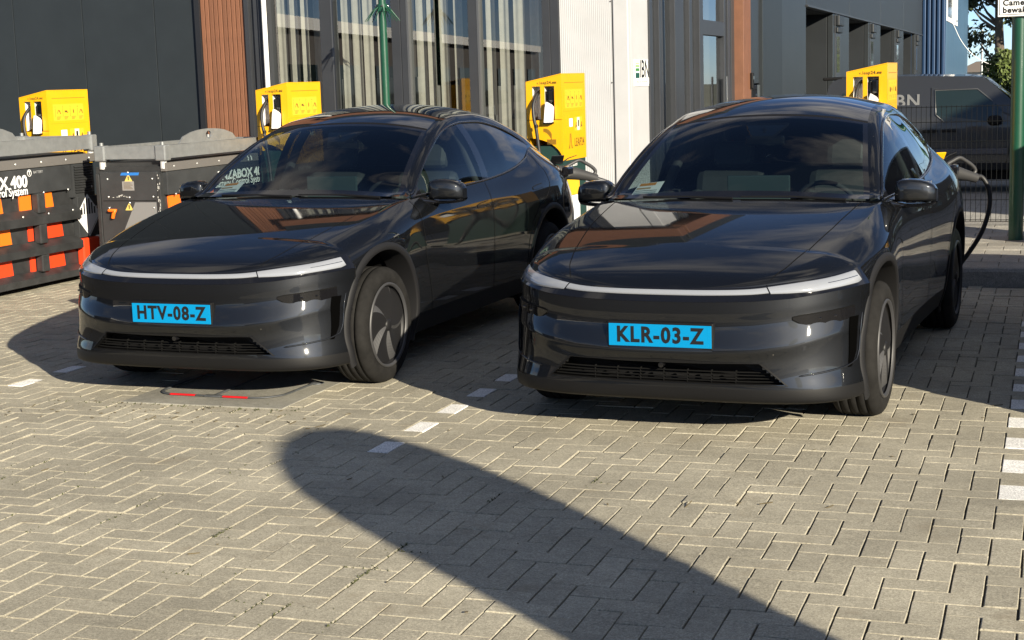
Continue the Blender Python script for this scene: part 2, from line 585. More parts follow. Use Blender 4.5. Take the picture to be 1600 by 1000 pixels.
# concrete kerb stones and the tiled pavement behind them
kerb = bpy.data.objects.new("kerb", None); COL.objects.link(kerb); tag(kerb, kind="structure")
kp = [(0, -.05), (.0, .118), (.012, .142), (.032, PAVE_Z), (.118, PAVE_Z), (.118, -.05)]
km = MB()
me = None
for k in range(-16, 8):
    x0 = k * 1.0 - .92
    if me is None:
        b_ = MB(); b_.prism(kp, 0, .994)
        b_.v = [(c, a, b) for a, b, c in b_.v]
        b_.f = [f[::-1] for f in b_.f]
        me = b_.mesh("kerb_stone"); me.materials.append(kerbmat)
    o = bpy.data.objects.new("kerb_stone", me); COL.objects.link(o); o.parent = kerb
    o.location = (x0 + rr.uniform(-.001, .001), KERB_Y + rr.uniform(-.002, .002), rr.uniform(-.002, .002))
pavement = bpy.data.objects.new("pavement", None); COL.objects.link(pavement); tag(pavement, kind="structure")
MB().box(-16, 7, KERB_Y + .119, 17.3, -.2, PAVE_Z - .012).build("pavement_bed", jointmat, pavement)
tm = MB().box(-.1475, .1475, -.1475, .1475, -.03, 0, ch=.004).mesh("pavement_tile"); tm.materials.append(tileconc)
far_t = MB()
src = MB().box(-.1475, .1475, -.1475, .1475, -.03, 0)
for r_ in range(13):
    for c_ in range(-52, 20):
        x, y = c_ * .30 + (.15 if r_ % 2 else 0) + .03, KERB_Y + .119 + .152 + r_ * .30
        if y > 17.0 or (x < -4.6 and y > 16.9): continue
        M = Matrix.Translation((x, y, PAVE_Z + rr.gauss(0, .0016))) @ Euler((rr.gauss(0, .004), rr.gauss(0, .004), 0)).to_matrix().to_4x4()
        if -2.0 < x < .75 :
            o = bpy.data.objects.new("pavement_tile", tm); COL.objects.link(o); o.parent = pavement; o.matrix_local = M
        else:
            far_t.add(src.v, src.f, False, M)
tag(far_t.build("tile_field", tileconc, pavement), kind="stuff")

# ------------------------------------------------------------------ folding parking bar lying flat on its concrete plate
conc = posmat("plate_concrete", (.25, .24, .205), isl=0, grain=.12, stain=.25)
steelgrey = pmat("bar_grey_paint", (.075, .08, .085), rough=.55, metal=.2, var=.25, vscale=12)
redband = pmat("red_band", (.62, .012, .018), rough=.35)
MB().box(SLAB[0] - .13, SLAB[1] + .13, SLAB[2] - .13, SLAB[3] + .1, -.03, -.0045).build("slab_haunch", brickmat, paving)
fb = empty("folding_parking_bar", (-4.56, 7.8, 0), 0, "grey folded parking bar with two red bands on a concrete plate before the left car", "parking barrier")
def off(b): 
    b.v = [(p[0] + 4.56, p[1] - 7.8, p[2] if p[2] < .0025 else .0024 + (p[2] - .0024) * .40) for p in b.v]; return b
off(MB().box(SLAB[0], SLAB[1], SLAB[2], SLAB[3], -.03, .0022, ch=.0015)).build("concrete_plate", conc, fb)
hoop = smooth_path([(-5.0, 8.42, .019), (-5.0, 8.25, .019), (-5.0, 7.93, .019)], 3)[:-1] + [(-5.0 + .14 * (1 - math.cos(a)), 7.93 - .14 * math.sin(a), .019) for a in np.linspace(0, PI / 2, 7)] + \
       [(-4.4, 7.775, .019)] + [(-4.36 + .17 * math.sin(a), 7.945 - .17 * math.cos(a), .019) for a in np.linspace(0, PI / 2, 7)] + [(-4.18, 8.24, .019)]
off(MB().tube(hoop, .0125, 10)).build("hoop", steelgrey, fb)
off(MB().tube([(-4.60, 7.78, .019), (-4.61, 8.5, .024)], .0115, 10)).build("middle_bar", steelgrey, fb)
off(MB().box(-4.655, -4.545, 7.768, 7.80, .005, .034, ch=.006)).build("lock_box", steelgrey, fb)
for x0, x1 in ((-4.885, -4.715), (-4.53, -4.365)):
    off(MB().tube([(x0, 7.79 + (x0 + 4.86) * -.0326, .0195), (x1, 7.79 + (x1 + 4.86) * -.0326, .0195)], .0138, 12)).build("red_band", redband, fb)
for x, y in ((-5.0, 8.42), (-4.17, 8.27)):
    off(MB().lathe([(.0, .018), (.03, .018), (.045, .008), (.045, .0)], 16, M=Matrix.Translation((x, y, .006)))).build("hinge_foot", steelgrey, fb)

# twigs, grit and dead leaves lying about on the pavers
db = MB()
rq = random.Random(11)
for k in range(170):
    x, y = rq.uniform(-8, .6), rq.uniform(4.2, 9.0)
    if rq.random() < .4: x, y = rq.uniform(-5.6, -3.6), rq.uniform(7.1, 7.55)
    a = rq.uniform(0, PI); s = rq.uniform(.004, .014)
    M = Matrix.Translation((x, y, .004)) @ Euler((rq.uniform(-.3, .3), rq.uniform(-.3, .3), a)).to_matrix().to_4x4()
    if rq.random() < .25:
        db.box(-s * 2.5, s * 2.5, -.0012, .0012, -.002, .002, M=M)
    else:
        db.prism([(-s, 0), (-s * .3, -s * .5), (s, 0), (s * .2, s * .6)], -.001, .001, M=M)
tag(db.build("debris", pmat("dead_leaf", (.09, .07, .035), rough=.9)), kind="stuff")
# moss and weeds in the joints by the plate
ws_ = MB()
mossk = []
for k in range(900):
    if k > 330:
        if not mossk or rq.random() < .05: mossk.append((rq.uniform(-5.2, -1.6), rq.uniform(4.3, 6.6)))
        bx, by = mossk[-1]; x, y = bx + rq.gauss(0, .03), by + rq.gauss(0, .05)
    elif rq.random() < .6: x, y = rq.uniform(-5.5, -3.9), 7.52 + rq.gauss(0, .05)
    else: x, y = rq.uniform(-7.6, -3.4), rq.uniform(5.2, 7.6)
    x = BX0 + round((x - BX0) / BW) * BW + rq.gauss(0, .004) if rq.random() < .5 else x
    if rq.random() < .5: y = BY0 + round((y - BY0) / BW) * BW + rq.gauss(0, .004)
    if k > 330:
        if rq.random() < .7: x = BX0 + round((bx - BX0) / BW) * BW + rq.gauss(0, .004); y = by + rq.gauss(0, .06)
        else: y = BY0 + round((by - BY0) / BW) * BW + rq.gauss(0, .004); x = bx + rq.gauss(0, .06)
    h = rq.uniform(.003, .009); a = rq.uniform(0, PI); w_ = rq.uniform(.003, .008)
    ws_.add([(x - w_ * math.cos(a), y - w_ * math.sin(a), -.006), (x + w_ * math.cos(a), y + w_ * math.sin(a), -.006), (x + rq.gauss(0, .006), y + rq.gauss(0, .006), h)], [(0, 1, 2)])
tag(ws_.build("moss", pmat("moss_green", (.055, .06, .022), rough=.95)), kind="stuff")
# ================================================================== the dark electric crossover
# car frame: x forward from the front axle, y to the car's left, z up
paint = pmat("car_paint", (0.019, 0.0208, 0.0245), rough=0.52, metal=0.9, coat=1.0, coat_rough=0.015, var=0.10, vscale=900.0, detail=1.0)
def add_specks(m):
    t = m.node_tree; b = t.nodes["Principled BSDF"]
    tc = t.nodes.new("ShaderNodeTexCoord")
    vo = t.nodes.new("ShaderNodeTexVoronoi"); vo.inputs["Scale"].default_value = 17.0
    t.links.new(tc.outputs["Object"], vo.inputs["Vector"])
    lt = t.nodes.new("ShaderNodeMath"); lt.operation = 'LESS_THAN'; lt.inputs[1].default_value = .055
    t.links.new(vo.outputs["Distance"], lt.inputs[0])
    sp = t.nodes.new("ShaderNodeSeparateColor"); t.links.new(vo.outputs["Color"], sp.inputs[0])
    gt = t.nodes.new("ShaderNodeMath"); gt.operation = 'GREATER_THAN'; gt.inputs[1].default_value = .80
    t.links.new(sp.outputs[0], gt.inputs[0])
    mu = t.nodes.new("ShaderNodeMath"); mu.operation = 'MULTIPLY'; t.links.new(lt.outputs[0], mu.inputs[0]); t.links.new(gt.outputs[0], mu.inputs[1])
    old = b.inputs["Base Color"].links[0].from_socket
    mx = t.nodes.new("ShaderNodeMixRGB"); mx.inputs["Color2"].default_value = (.16, .15, .13, 1)
    t.links.new(mu.outputs[0], mx.inputs["Fac"]); t.links.new(old, mx.inputs["Color1"]); t.links.new(mx.outputs["Color"], b.inputs["Base Color"])
    # film of dust: the coat is duller in places
    no = t.nodes.new("ShaderNodeTexNoise"); no.inputs["Scale"].default_value = 5.0; no.inputs["Detail"].default_value = 6.0
    t.links.new(tc.outputs["Object"], no.inputs["Vector"])
    mr = t.nodes.new("ShaderNodeMapRange"); mr.inputs["From Min"].default_value = .4; mr.inputs["From Max"].default_value = .75
    mr.inputs["To Min"].default_value = .012; mr.inputs["To Max"].default_value = .07
    t.links.new(no.outputs["Fac"], mr.inputs["Value"]); t.links.new(mr.outputs["Result"], b.inputs["Coat Roughness"])
add_specks(paint)
paint.node_tree.nodes["Principled BSDF"].inputs["Specular Tint"].default_value = (.12, .13, .15, 1)
blackplastic = pmat("black_plastic", (0.0055, 0.0055, 0.006), spec=.25, rough=0.55, bump=0.05, bscale=300)
cladplastic = pmat("arch_plastic", (0.010, 0.010, 0.011), spec=.25, rough=0.58, bump=0.05, bscale=300)
glossblack = pmat("gloss_black", (0.006, 0.006, 0.007), rough=0.08, coat=0.6)
gapmat = pmat("panel_gap", (0.004, 0.004, 0.004), rough=0.8, spec=0.2)
rubber = pmat("tyre_rubber", (0.011, 0.0105, 0.010), spec=.2, rough=0.85, var=0.35, vscale=14, bump=0.1, bscale=200)
covermat = pmat("wheel_cover_black", (0.010, 0.010, 0.011), rough=0.5, spec=.3)
alloymat = pmat("wheel_alloy", (0.045, 0.045, 0.047), rough=0.6)
lampwhite = pmat("lamp_diffuser", (0.24, 0.255, 0.285), rough=0.12, coat=0.8)
lampclear = pmat("lamp_lens_smoked", (0.006, 0.006, 0.007), rough=0.05, spec=.5)
chrome = pmat("satin_metal", (0.45, 0.46, 0.47), rough=0.22, metal=1.0)
wsglass = glass_mat("windscreen_glass", (0.44, 0.52, 0.53), ior=1.5)
sideglass = glass_mat("side_window_glass", (0.52, 0.60, 0.60), ior=1.5)
roofglass = pmat("roof_glass", (0.006, 0.007, 0.009), rough=0.02, coat=1.0, coat_rough=0.0)
interior = pmat("cabin_trim", (0.035, 0.036, 0.037), rough=0.8, var=0.2, vscale=8)
seatmat = pmat("seat_leatherette", (0.034, 0.037, 0.036), rough=0.6, var=0.15, vscale=9, bump=0.05, bscale=120)
screenmat = pmat("touch_screen", (0.05, 0.07, 0.07), rough=0.15, coat=0.5)
redlens = pmat("tail_lens", (0.25, 0.01, 0.012), rough=0.1, coat=0.8)
plateblue = pmat("plate_blue", (0.0, 0.215, 0.46), rough=0.38, spec=0.3)
plateink = pmat("plate_black", (0.006, 0.006, 0.007), rough=0.5)
decalwhite = pmat("decal_white", (0.75, 0.75, 0.73), rough=0.6)
decalorange = pmat("decal_orange", (0.55, 0.22, 0.04), rough=0.6)

# ---- rails of the body side / bonnet
XS = [0.36, 0.0, -0.5, -0.9, -1.4, -1.9, -2.4, -2.9, -3.1, -3.4, -3.75]
def rail(y, z):
    return nspline(XS, y), nspline(XS, z)
R0 = rail([.900, .900, .885, .878, .875, .876, .885, .900, .895, .870, .74], [.205, .210, .215, .215, .215, .215, .215, .225, .24, .27, .32])
R1 = rail([.932, .943, .915, .905, .900, .905, .925, .943, .940, .915, .80], [.34, .34, .34, .34, .34, .34, .34, .35, .36, .38, .42])
R2 = rail([.927, .955, .930, .922, .918, .924, .945, .960, .955, .925, .83], [.58, .58, .57, .56, .56, .56, .57, .60, .62, .64, .66])
R3 = rail([.868, .930, .930, .922, .918, .924, .944, .948, .940, .900, .80], [.812, .855, .85, .84, .84, .85, .87, .89, .90, .90, .88])
R4 = rail([.806, .868, .890, .888, .886, .890, .900, .892, .880, .835, .74], [.850, .920, .965, .975, .975, .985, 1.01, 1.05, 1.06, 1.06, 1.02])
XB = [0.36, 0.0, -0.3, -0.62, -0.75, -1.0, -1.4, -1.8, -2.2, -2.55, -2.8, -3.1, -3.4, -3.75]
R5y = pchip(XB, [.705, .770, .793, .806, .812, .826, .834, .838, .828, .806, .772, .700, .655, .59])
R5z = pchip(XB, [.876, .955, 1.008, 1.052, 1.058, 1.064, 1.073, 1.084, 1.106, 1.142, 1.182, 1.255, 1.21, 1.13])
ZC = nspline([.815, .75, .6, .4, .2, 0, -.3, -.62], [.748, .785, .842, .898, .944, .982, 1.028, 1.066])
# hood front edge L
def sup_y(x, xc, b, n, x0=-0.1):
    a = xc - x0
    t = np.clip((np.asarray(x, float) - x0) / a, 0, 1)
    return b * (1 - t ** n) ** (1 / n)
LXC, LB, LN = 0.815, 0.925, 2.75
ZL = nspline([.815, .78, .745, .6, .45, .36], [.748, .752, .762, .785, .803, .812])
NA, NB_, NC_ = 5, 8, 20
def section(x):
    """Section at station x: rows r0..r8 as (y,z); rows below r3 meaningful only behind x=.36."""
    x = float(x)
    if x <= 0.36:
        P = [(R[0](x), R[1](x)) for R in (R0, R1, R2, R3, R4)] + [(R5y(x), R5z(x))]
    else:
        yl = float(sup_y(x, LXC, LB, LN)); zl = float(ZL(x)); zc = float(ZC(x))
        y3, z3 = yl, zl
        s3 = 0.868; f4, f5 = .806 / s3, .705 / s3
        P = [(yl * 1.0, zl - .6), (yl * 1.05, zl - .45), (yl * 1.055, zl - .22), (y3, z3), (yl * f4, zl + .44 * (zc - zl)), (yl * f5, zl + .74 * (zc - zl))]
    P = np.array(P, float)
    y5, z5 = P[5]
    if x >= -0.62:
        zc = float(ZC(x))
        ys = y5 * (1 - np.linspace(0, 1, NC_ + 1))
        zz = zc - (zc - z5) * (np.abs(ys) / y5) ** 2.3
        nxt = (ys[3], zz[3])
        if x < -0.35:
            k = (x + .35) / -.27
            v = P[5] + (P[5] - P[4]) * .8
            nxt = (nxt[0] * (1 - k) + v[0] * k, nxt[1] * (1 - k) + v[1] * k)
        top = np.stack([ys, zz], -1)
    else:
        nxt = tuple(P[5] + (P[5] - P[4]) * .8); top = None
    Q = np.vstack([P, nxt])
    low = crom(Q, [NA, NA, 8, NB_, NB_, 1])[:-1]      # r0..r5
    n3 = NA * 2 + 8
    low = low[:n3 + 2 * NB_ + 1]
    return low, top, n3

# x columns
xa = [0.815 - 0.0]
th = np.linspace(0, 1, 40)
# spread along the front edge by arc length
xs_d = 0.815 - (0.815 - 0.36) * np.linspace(1, 0, 3000) ** 3; ys_d = sup_y(xs_d, LXC, LB, LN)
ar = np.concatenate([[0], np.cumsum(np.hypot(np.diff(xs_d), np.diff(ys_d)))]); ar /= ar[-1]
xf = np.interp(np.linspace(0, 1, 44), ar, xs_d)[::-1]
xf[0] = 0.815 - 1e-9
xr = np.arange(0.36 - 0.028, -3.74, -0.028)
xr = np.append(xr[xr > -0.62], np.append([-0.62], xr[xr < -0.62]))
XCOL = np.concatenate([xf, xr, [-3.75]])
SEC = [section(x) for x in XCOL]
iF = len(xf) - 1                                            # column at x=.36
iW = int(np.argmin(np.abs(XCOL + 0.62)))
N3 = SEC[0][2]; N5 = N3 + 2 * NB_
LOW = np.array([[(x, p[0], p[1]) for p in s[0]] for x, s in zip(XCOL, SEC)])            # columns x rows
TOP = np.array([[(x, p[0], p[1]) for p in s[1]] for x, s in zip(XCOL[:iW + 1], SEC[:iW + 1])])
LOW[:iF, :, 2][:, N3]  # rows from N3 only are used ahead of the arch

# ---- front fascia
# (nose x, half width, exponent, z at centre, z at corner)
FR = [(.800, .930, 4.2, .190, .190), (.838, .948, 4.0, .208, .200), (.848, .954, 3.9, .235, .230), (.852, .956, 3.8, .266, .266),
      (.853, .955, 3.5, .330, .345), (.860, .957, 3.3, .400, .445), (.874, .957, 3.2, .430, .515), (.876, .957, 3.2, .446, .535), (.850, .9555, 3.1, .560, .645),
      (.8495, .955, 3.1, .63, .695), (.847, .9535, 3.1, .688, .738)]
NCF = 64
def fcol(xc, b, n, z0, z1):
    xd = xc - (xc - 0.36) * np.linspace(1, 0, 4000) ** 3; yd = sup_y(xd, xc, b, n)
    s = np.concatenate([[0], np.cumsum(np.hypot(np.diff(xd), np.diff(yd)))]); s /= s[-1]
    q = np.linspace(1, 0, NCF + 1)
    x = np.interp(q, s, xd); y = np.interp(q, s, yd); y[0] = 0
    k = np.clip(np.interp(np.abs(y), [0, .2, .45, .62, .80, .9], [0, .02, .14, .36, .80, 1.0]), 0, 1)
    return np.stack([x, y, z0 + (z1 - z0) * k], -1)
FRR = np.array([fcol(*r) for r in FR])                       # rails x cols x 3
FSEG = [3, 2, 2, 5, 5, 3, 2, 6, 7, 7]
FAS = np.array([crom(FRR[:, j], FSEG) for j in range(NCF + 1)])   # cols x rows x 3
# match the end column to the fender's first column so no step shows
RLIP = sum(FSEG[:3])

def surf_y(x, z):
    """Outermost y of the body side at station x and height z."""
    if x <= 0.36:
        i = int(np.clip(np.searchsorted(-XCOL, -x) - 1, 0, len(XCOL) - 2))
        a, b = XCOL[i], XCOL[i + 1]; t = (x - a) / (b - a)
        ya = np.interp(z, LOW[i, :, 2], LOW[i, :, 1]); yb = np.interp(z, LOW[i + 1, :, 2], LOW[i + 1, :, 1])
        return float(ya + (yb - ya) * t)
    xs = [np.interp(z, FAS[j, :, 2], FAS[j, :, 0]) for j in range(NCF + 1)]
    ys = [np.interp(z, FAS[j, :, 2], FAS[j, :, 1]) for j in range(NCF + 1)]
    return float(np.interp(x, xs[::-1], ys[::-1]))
def front_pt(y, z, off=0.0):
    """Point on the fascia at lateral y, height z, pushed out by off."""
    s = 1 if y >= 0 else -1
    y = abs(y)
    xs = np.array([np.interp(z, FAS[j, :, 2], FAS[j, :, 0]) for j in range(NCF + 1)])
    ys = np.array([np.interp(z, FAS[j, :, 2], FAS[j, :, 1]) for j in range(NCF + 1)])
    x = float(np.interp(y, ys, xs))
    x2 = float(np.interp(y + .02, ys, xs)); x1 = float(np.interp(max(y - .02, 0), ys, xs))
    d = ((x2 - x1), (y + .02) - max(y - .02, 0))
    n = Vector((d[1], -d[0], 0)).normalized()
    return Vector((x + n.x * off, s * (y + n.y * off), z))
def hood_z(x, y):
    c = section(x)
    pts = np.vstack([c[0][N3:], c[1][1:]])
    return float(np.interp(-abs(y), -pts[:, 0], pts[:, 1]))

# ---- greenhouse
GX = [-0.62, -0.70, -0.9, -1.2, -1.457, -1.7, -1.92, -2.2, -2.5, -2.8, -3.1, -3.4, -3.75]
G1y = pchip(GX, [.801, .796, .762, .712, .672, .648, .636, .630, .634, .652, .692, .650, .585])
G1z = pchip(GX, [1.062, 1.072, 1.185, 1.335, 1.428, 1.475, 1.488, 1.482, 1.445, 1.375, 1.268, 1.222, 1.138])
G2y = pchip(GX, [.742, .733, .690, .634, .590, .572, .565, .560, .560, .560, .565, .555, .53])
G2z = pchip(GX, [1.066, 1.083, 1.210, 1.366, 1.472, 1.535, 1.552, 1.552, 1.525, 1.462, 1.375, 1.27, 1.15])
GC = nspline([-0.62, -0.8, -1.0, -1.2, -1.457, -1.7, -1.9, -2.2, -2.5, -2.8, -3.1, -3.4, -3.6, -3.75],
             [1.072, 1.186, 1.302, 1.412, 1.528, 1.598, 1.622, 1.624, 1.600, 1.547, 1.462, 1.345, 1.24, 1.165])
gcols = XCOL[iW:]
NS, NP, NT = 10, 6, 22
def gsec(x):
    a = np.array([R5y(x), R5z(x)]); b = np.array([G1y(x), G1z(x)]); c = np.array([G2y(x), G2z(x)]); zc = float(GC(x))
    nrm = np.array([(b - a)[1], -(b - a)[0]]); L = np.linalg.norm(b - a)
    t = np.linspace(0, 1, NS + 1)[:, None]
    side = a + (b - a) * t + nrm * (0.055 * 4 * t * (1 - t)) * min(L / .4, 1)
    nrm2 = np.array([(c - b)[1], -(c - b)[0]])
    t = np.linspace(0, 1, NP + 1)[:, None]
    pil = b + (c - b) * t + nrm2 * (0.14 * 4 * t * (1 - t))
    ys = c[0] * (1 - np.linspace(0, 1, NT + 1))
    zz = zc - (zc - c[1]) * (ys / c[0]) ** 2.2
    return side, pil, np.stack([ys, zz], -1)
GS = [gsec(x) for x in gcols]
GSIDE = np.array([[(x, *p) for p in s[0]] for x, s in zip(gcols, GS)])
GPIL = np.array([[(x, *p) for p in s[1]] for x, s in zip(gcols, GS)])
GTOP = np.array([[(x, *p) for p in s[2]] for x, s in zip(gcols, GS)])

def grid_normals(grids):
    """Shared vertex normals over several grids, merged where points coincide."""
    acc = {}
    key = lambda p: (round(p[0] * 2000), round(abs(p[1]) * 2000) * (1 if p[1] >= 0 else -1), round(p[2] * 2000))
    for G in grids:
        a, b = G.shape[:2]
        for i in range(a - 1):
            for j in range(b - 1):
                q = [G[i, j], G[i + 1, j], G[i + 1, j + 1], G[i, j + 1]]
                n = np.cross(q[2] - q[0], q[3] - q[1])
                for p in q:
                    acc.setdefault(key(p), np.zeros(3))
                    acc[key(p)] = acc[key(p)] + n
    return acc, key

class Skin:
    """Faces of body grids sorted into named panels, with shared normals."""
    def __init__(self):
        self.groups = {}
    def take(self, G, acc, key, pick, flip):
        a, b = G.shape[:2]
        for i in range(a - 1):
            for j in range(b - 1):
                q = [G[i, j], G[i + 1, j], G[i + 1, j + 1], G[i, j + 1]]
                c = sum(q) / 4
                nm = pick(i, j, c)
                if nm is None: continue
                g = self.groups.setdefault(nm, {"v": [], "n": [], "f": [], "ix": {}})
                for s in (1, -1):
                    f = []
                    for p in q:
                        k = (s,) + key(p)
                        if k not in g["ix"]:
                            g["ix"][k] = len(g["v"])
                            n = acc[key(p)]
                            n = n / (np.linalg.norm(n) + 1e-12)
                            if flip: n = -n
                            g["v"].append((p[0], s * p[1], p[2]))
                            g["n"].append((n[0], s * n[1], n[2]))
                        f.append(g["ix"][k])
                    ff = []
                    for k in f:
                        if k not in ff: ff.append(k)
                    if len(ff) < 3: continue
                    if (s == 1) == flip: ff = ff[::-1]
                    g["f"].append(tuple(ff))
    def build(self, nm, objname, mat, parent, side=None):
        g = self.groups[nm]
        mb = MB()
        v, n, f = g["v"], g["n"], g["f"]
        if side:
            keep = [fc for fc in f if sum(v[k][1] for k in fc) * side > 0]
            ix = {}
            for fc in keep:
                for k in fc: ix.setdefault(k, len(ix))
            order = sorted(ix, key=ix.get)
            v = [v[k] for k in order]; n = [n[k] for k in order]; f = [tuple(ix[k] for k in fc) for fc in keep]
        mb.v, mb.f, mb.sm = list(v), list(f), [True] * len(f)
        mb.nrm = n
        return mb.build(objname, mat, parent)

# grill opening in (y,z)
def in_grille(y, z):
    y = abs(y)
    if z < .287 or z > .393: return False
    return y < .605 - (z - .287) / .106 * .125
def in_arch(x, z, r=.470):
    for xa_ in (0.0, -2.89):
        if (x - xa_) ** 2 + (z - .35) ** 2 < r * r or (abs(x - xa_) < r and z < .35): return True
    return False
def hood_line(x):            # bonnet shut line, y at station x
    return float(np.interp(x, [-.64, -.3, 0, .35, .6, .745, .82], [.715, .690, .665, .615, .560, .503, .46]))
DOOR_F = [(-.62, 1.06), (-.60, .95), (-.585, .86), (-.60, .70), (-.66, .55), (-.70, .42), (-.71, .33)]
DOOR_M = [(-1.815, 1.085), (-1.80, .95), (-1.775, .80), (-1.765, .60), (-1.77, .45), (-1.775, .33)]
DOOR_R = [(-2.95, 1.20), (-2.96, 1.08), (-2.93, .98), (-2.80, .90), (-2.62, .84), (-2.47, .74), (-2.40, .60), (-2.375, .45), (-2.37, .33)]
def xat(line, z):
    p = sorted(line, key=lambda q: q[1])
    return float(np.interp(z, [q[1] for q in p], [q[0] for q in p]))

G_front = LOW[:iF + 1, N3:N5 + 1]
G_side = LOW[iF:, :N5 + 1]
G_hood = TOP
acc_b, key_b = grid_normals([G_front, G_side, G_hood])
accF, keyF = grid_normals([FAS])
accG, keyG = grid_normals([GSIDE]); accP, keyP = grid_normals([GPIL]); accT, keyT = grid_normals([GTOP])
SK = Skin()
def pick_front(i, j, c):
    return "bonnet" if c[1] < hood_line(c[0]) else "fender"
def pick_hood(i, j, c):
    return "bonnet" if c[1] < hood_line(c[0]) else "fender"
def pick_side(i, j, c):
    x, y, z = c
    if in_arch(x, z): return None
    if z < .33 and -2.45 < x < -.42: return "skirt"
    if z > .33:
        if xat(DOOR_M, z) < x < xat(DOOR_F, z): return "door_front"
        if xat(DOOR_R, z) < x < xat(DOOR_M, z): return "door_rear"
    return "fender" if x > -.8 else "quarter"
def pick_fas(i, j, c):
    x, y, z = c
    if in_arch(x, z, .450): return None
    if j < RLIP: return "lip"
    if in_grille(y, z): return None
    return "bumper"
SK.take(G_front, acc_b, key_b, pick_front, False)
SK.take(G_side, acc_b, key_b, pick_side, False)
SK.take(G_hood, acc_b, key_b, pick_hood, False)
SK.take(FAS, accF, keyF, pick_fas, True)
def pick_gs(i, j, c):
    if c[0] < -3.08 : return "quarter"
    if -1.90 < c[0] < -1.79: return "pillar_trim"
    return "win_front" if c[0] > -1.8 else "win_rear"
def pick_gt(i, j, c):
    x, y = c[0], c[1]
    if x > -1.415:
        e = float(G2y(x)) - y
        if x > -.665 or e < .028 or x < -1.385: return "frit"
        return "windscreen"
    if x > -1.445: return "header_gap"
    if x > -2.62: return "roof"
    return "hatch" if x > -3.56 else "deck"
SK.take(GSIDE, accG, keyG, pick_gs, False)
SK.take(GPIL, accP, keyP, lambda i, j, c: "pillars", False)
SK.take(GTOP, accT, keyT, pick_gt, False)

def wheel_mesh_parts():
    R, w = .348, .122
    prof = []
    # outer sidewall (towards +Z local = outboard) to tread to inner sidewall
    pr = [(.244, w - .022), (.256, w - .006), (.274, w + .001), (.300, w + .002), (.322, w - .006), (.338, w - .018), (.3455, w - .034)]
    prof += pr
    for a in (.062, .018, -.026, -.070):
        prof += [(R, a + .018), (R, a + .003), (R - .007, a + .002), (R - .007, a - .004), (R, a - .005)]
    prof += [(R, -.085)] + [(r, -z) for r, z in reversed(pr)]
    t = MB().lathe(prof, 72)
    # lateral sipes on the shoulders
    for k in range(60):
        a = 2 * PI * k / 60
        M = Matrix.Rotation(a, 4, 'Z') @ Matrix.Translation((R - .010, 0, 0)) @ Matrix.Rotation(.35, 4, 'X')
    rim = MB().lathe([(.243, w - .012), (.246, w - .020), (.236, w - .026), (.226, .06), (.222, -.11)], 60)
    rim.lathe([(.222, -.11), (.05, -.11)], 60)
    # wheel cover: five twisted fan panels
    cov, fac = MB(), MB()
    n5 = 5
    ring = MB().lathe([(.256, w - .004), (.253, w + .004), (.244, w + .005), (.236, w - .008)], 72)
    for k in range(n5):
        base = 2 * PI * k / n5 + .30
        nr, na = 10, 12
        P = []
        for i in range(nr + 1):
            r = .032 + (.230 - .032) * i / nr
            tw = .50 * (r / .23) ** 1.2                      # boundaries sweep with radius
            row = []
            for j in range(na + 1):
                f = j / na
                a = base + tw + f * 2 * PI / n5 * .80
                dome = .016 * (1 - (r / .23) ** 2) + w - .022
                z = dome + (.008 - .020 * f) * math.sin(min(1, (r - .02) / .10) * PI / 2)
                row.append((r * math.cos(a), r * math.sin(a), z))
            P.append(row)
        cov.grid(P, True)
        Q = []
        for i in range(nr + 1):
            r = .032 + (.230 - .032) * i / nr
            tw = .50 * (r / .23) ** 1.2
            a0 = base + tw + 2 * PI / n5 * .80
            a1 = base + tw + 2 * PI / n5
            dome = .016 * (1 - (r / .23) ** 2) + w - .022
            s = math.sin(min(1, (r - .02) / .10) * PI / 2)
            Q.append([(r * math.cos(a0), r * math.sin(a0), dome - .012 * s), (r * math.cos(a1), r * math.sin(a1), dome + .008 * s)])
        fac.grid(Q, False)
    cap = MB().lathe([(.0, w + .004), (.026, w + .003), (.036, w - .004), (.038, w - .02)], 32)
    return t, rim, cov, fac, ring, cap

def strip_on(pts, width, name, mat, parent, off=.0012, nrm=None):
    """Thin flat ribbon along surface points; nrm gives the outward direction per point."""
    pts = [Vector(p) for p in pts]
    L, Rr = [], []
    for i, p in enumerate(pts):
        t = (pts[min(i + 1, len(pts) - 1)] - pts[max(i - 1, 0)]).normalized()
        n = Vector(nrm[i] if isinstance(nrm, list) else nrm).normalized()
        s = t.cross(n).normalized() * width / 2
        L.append(p - s + n * off); Rr.append(p + s + n * off)
    mb = MB()
    mb.grid([[tuple(a) for a in L], [tuple(b) for b in Rr]], True)
    o = mb.build(name, mat, parent)
    return o

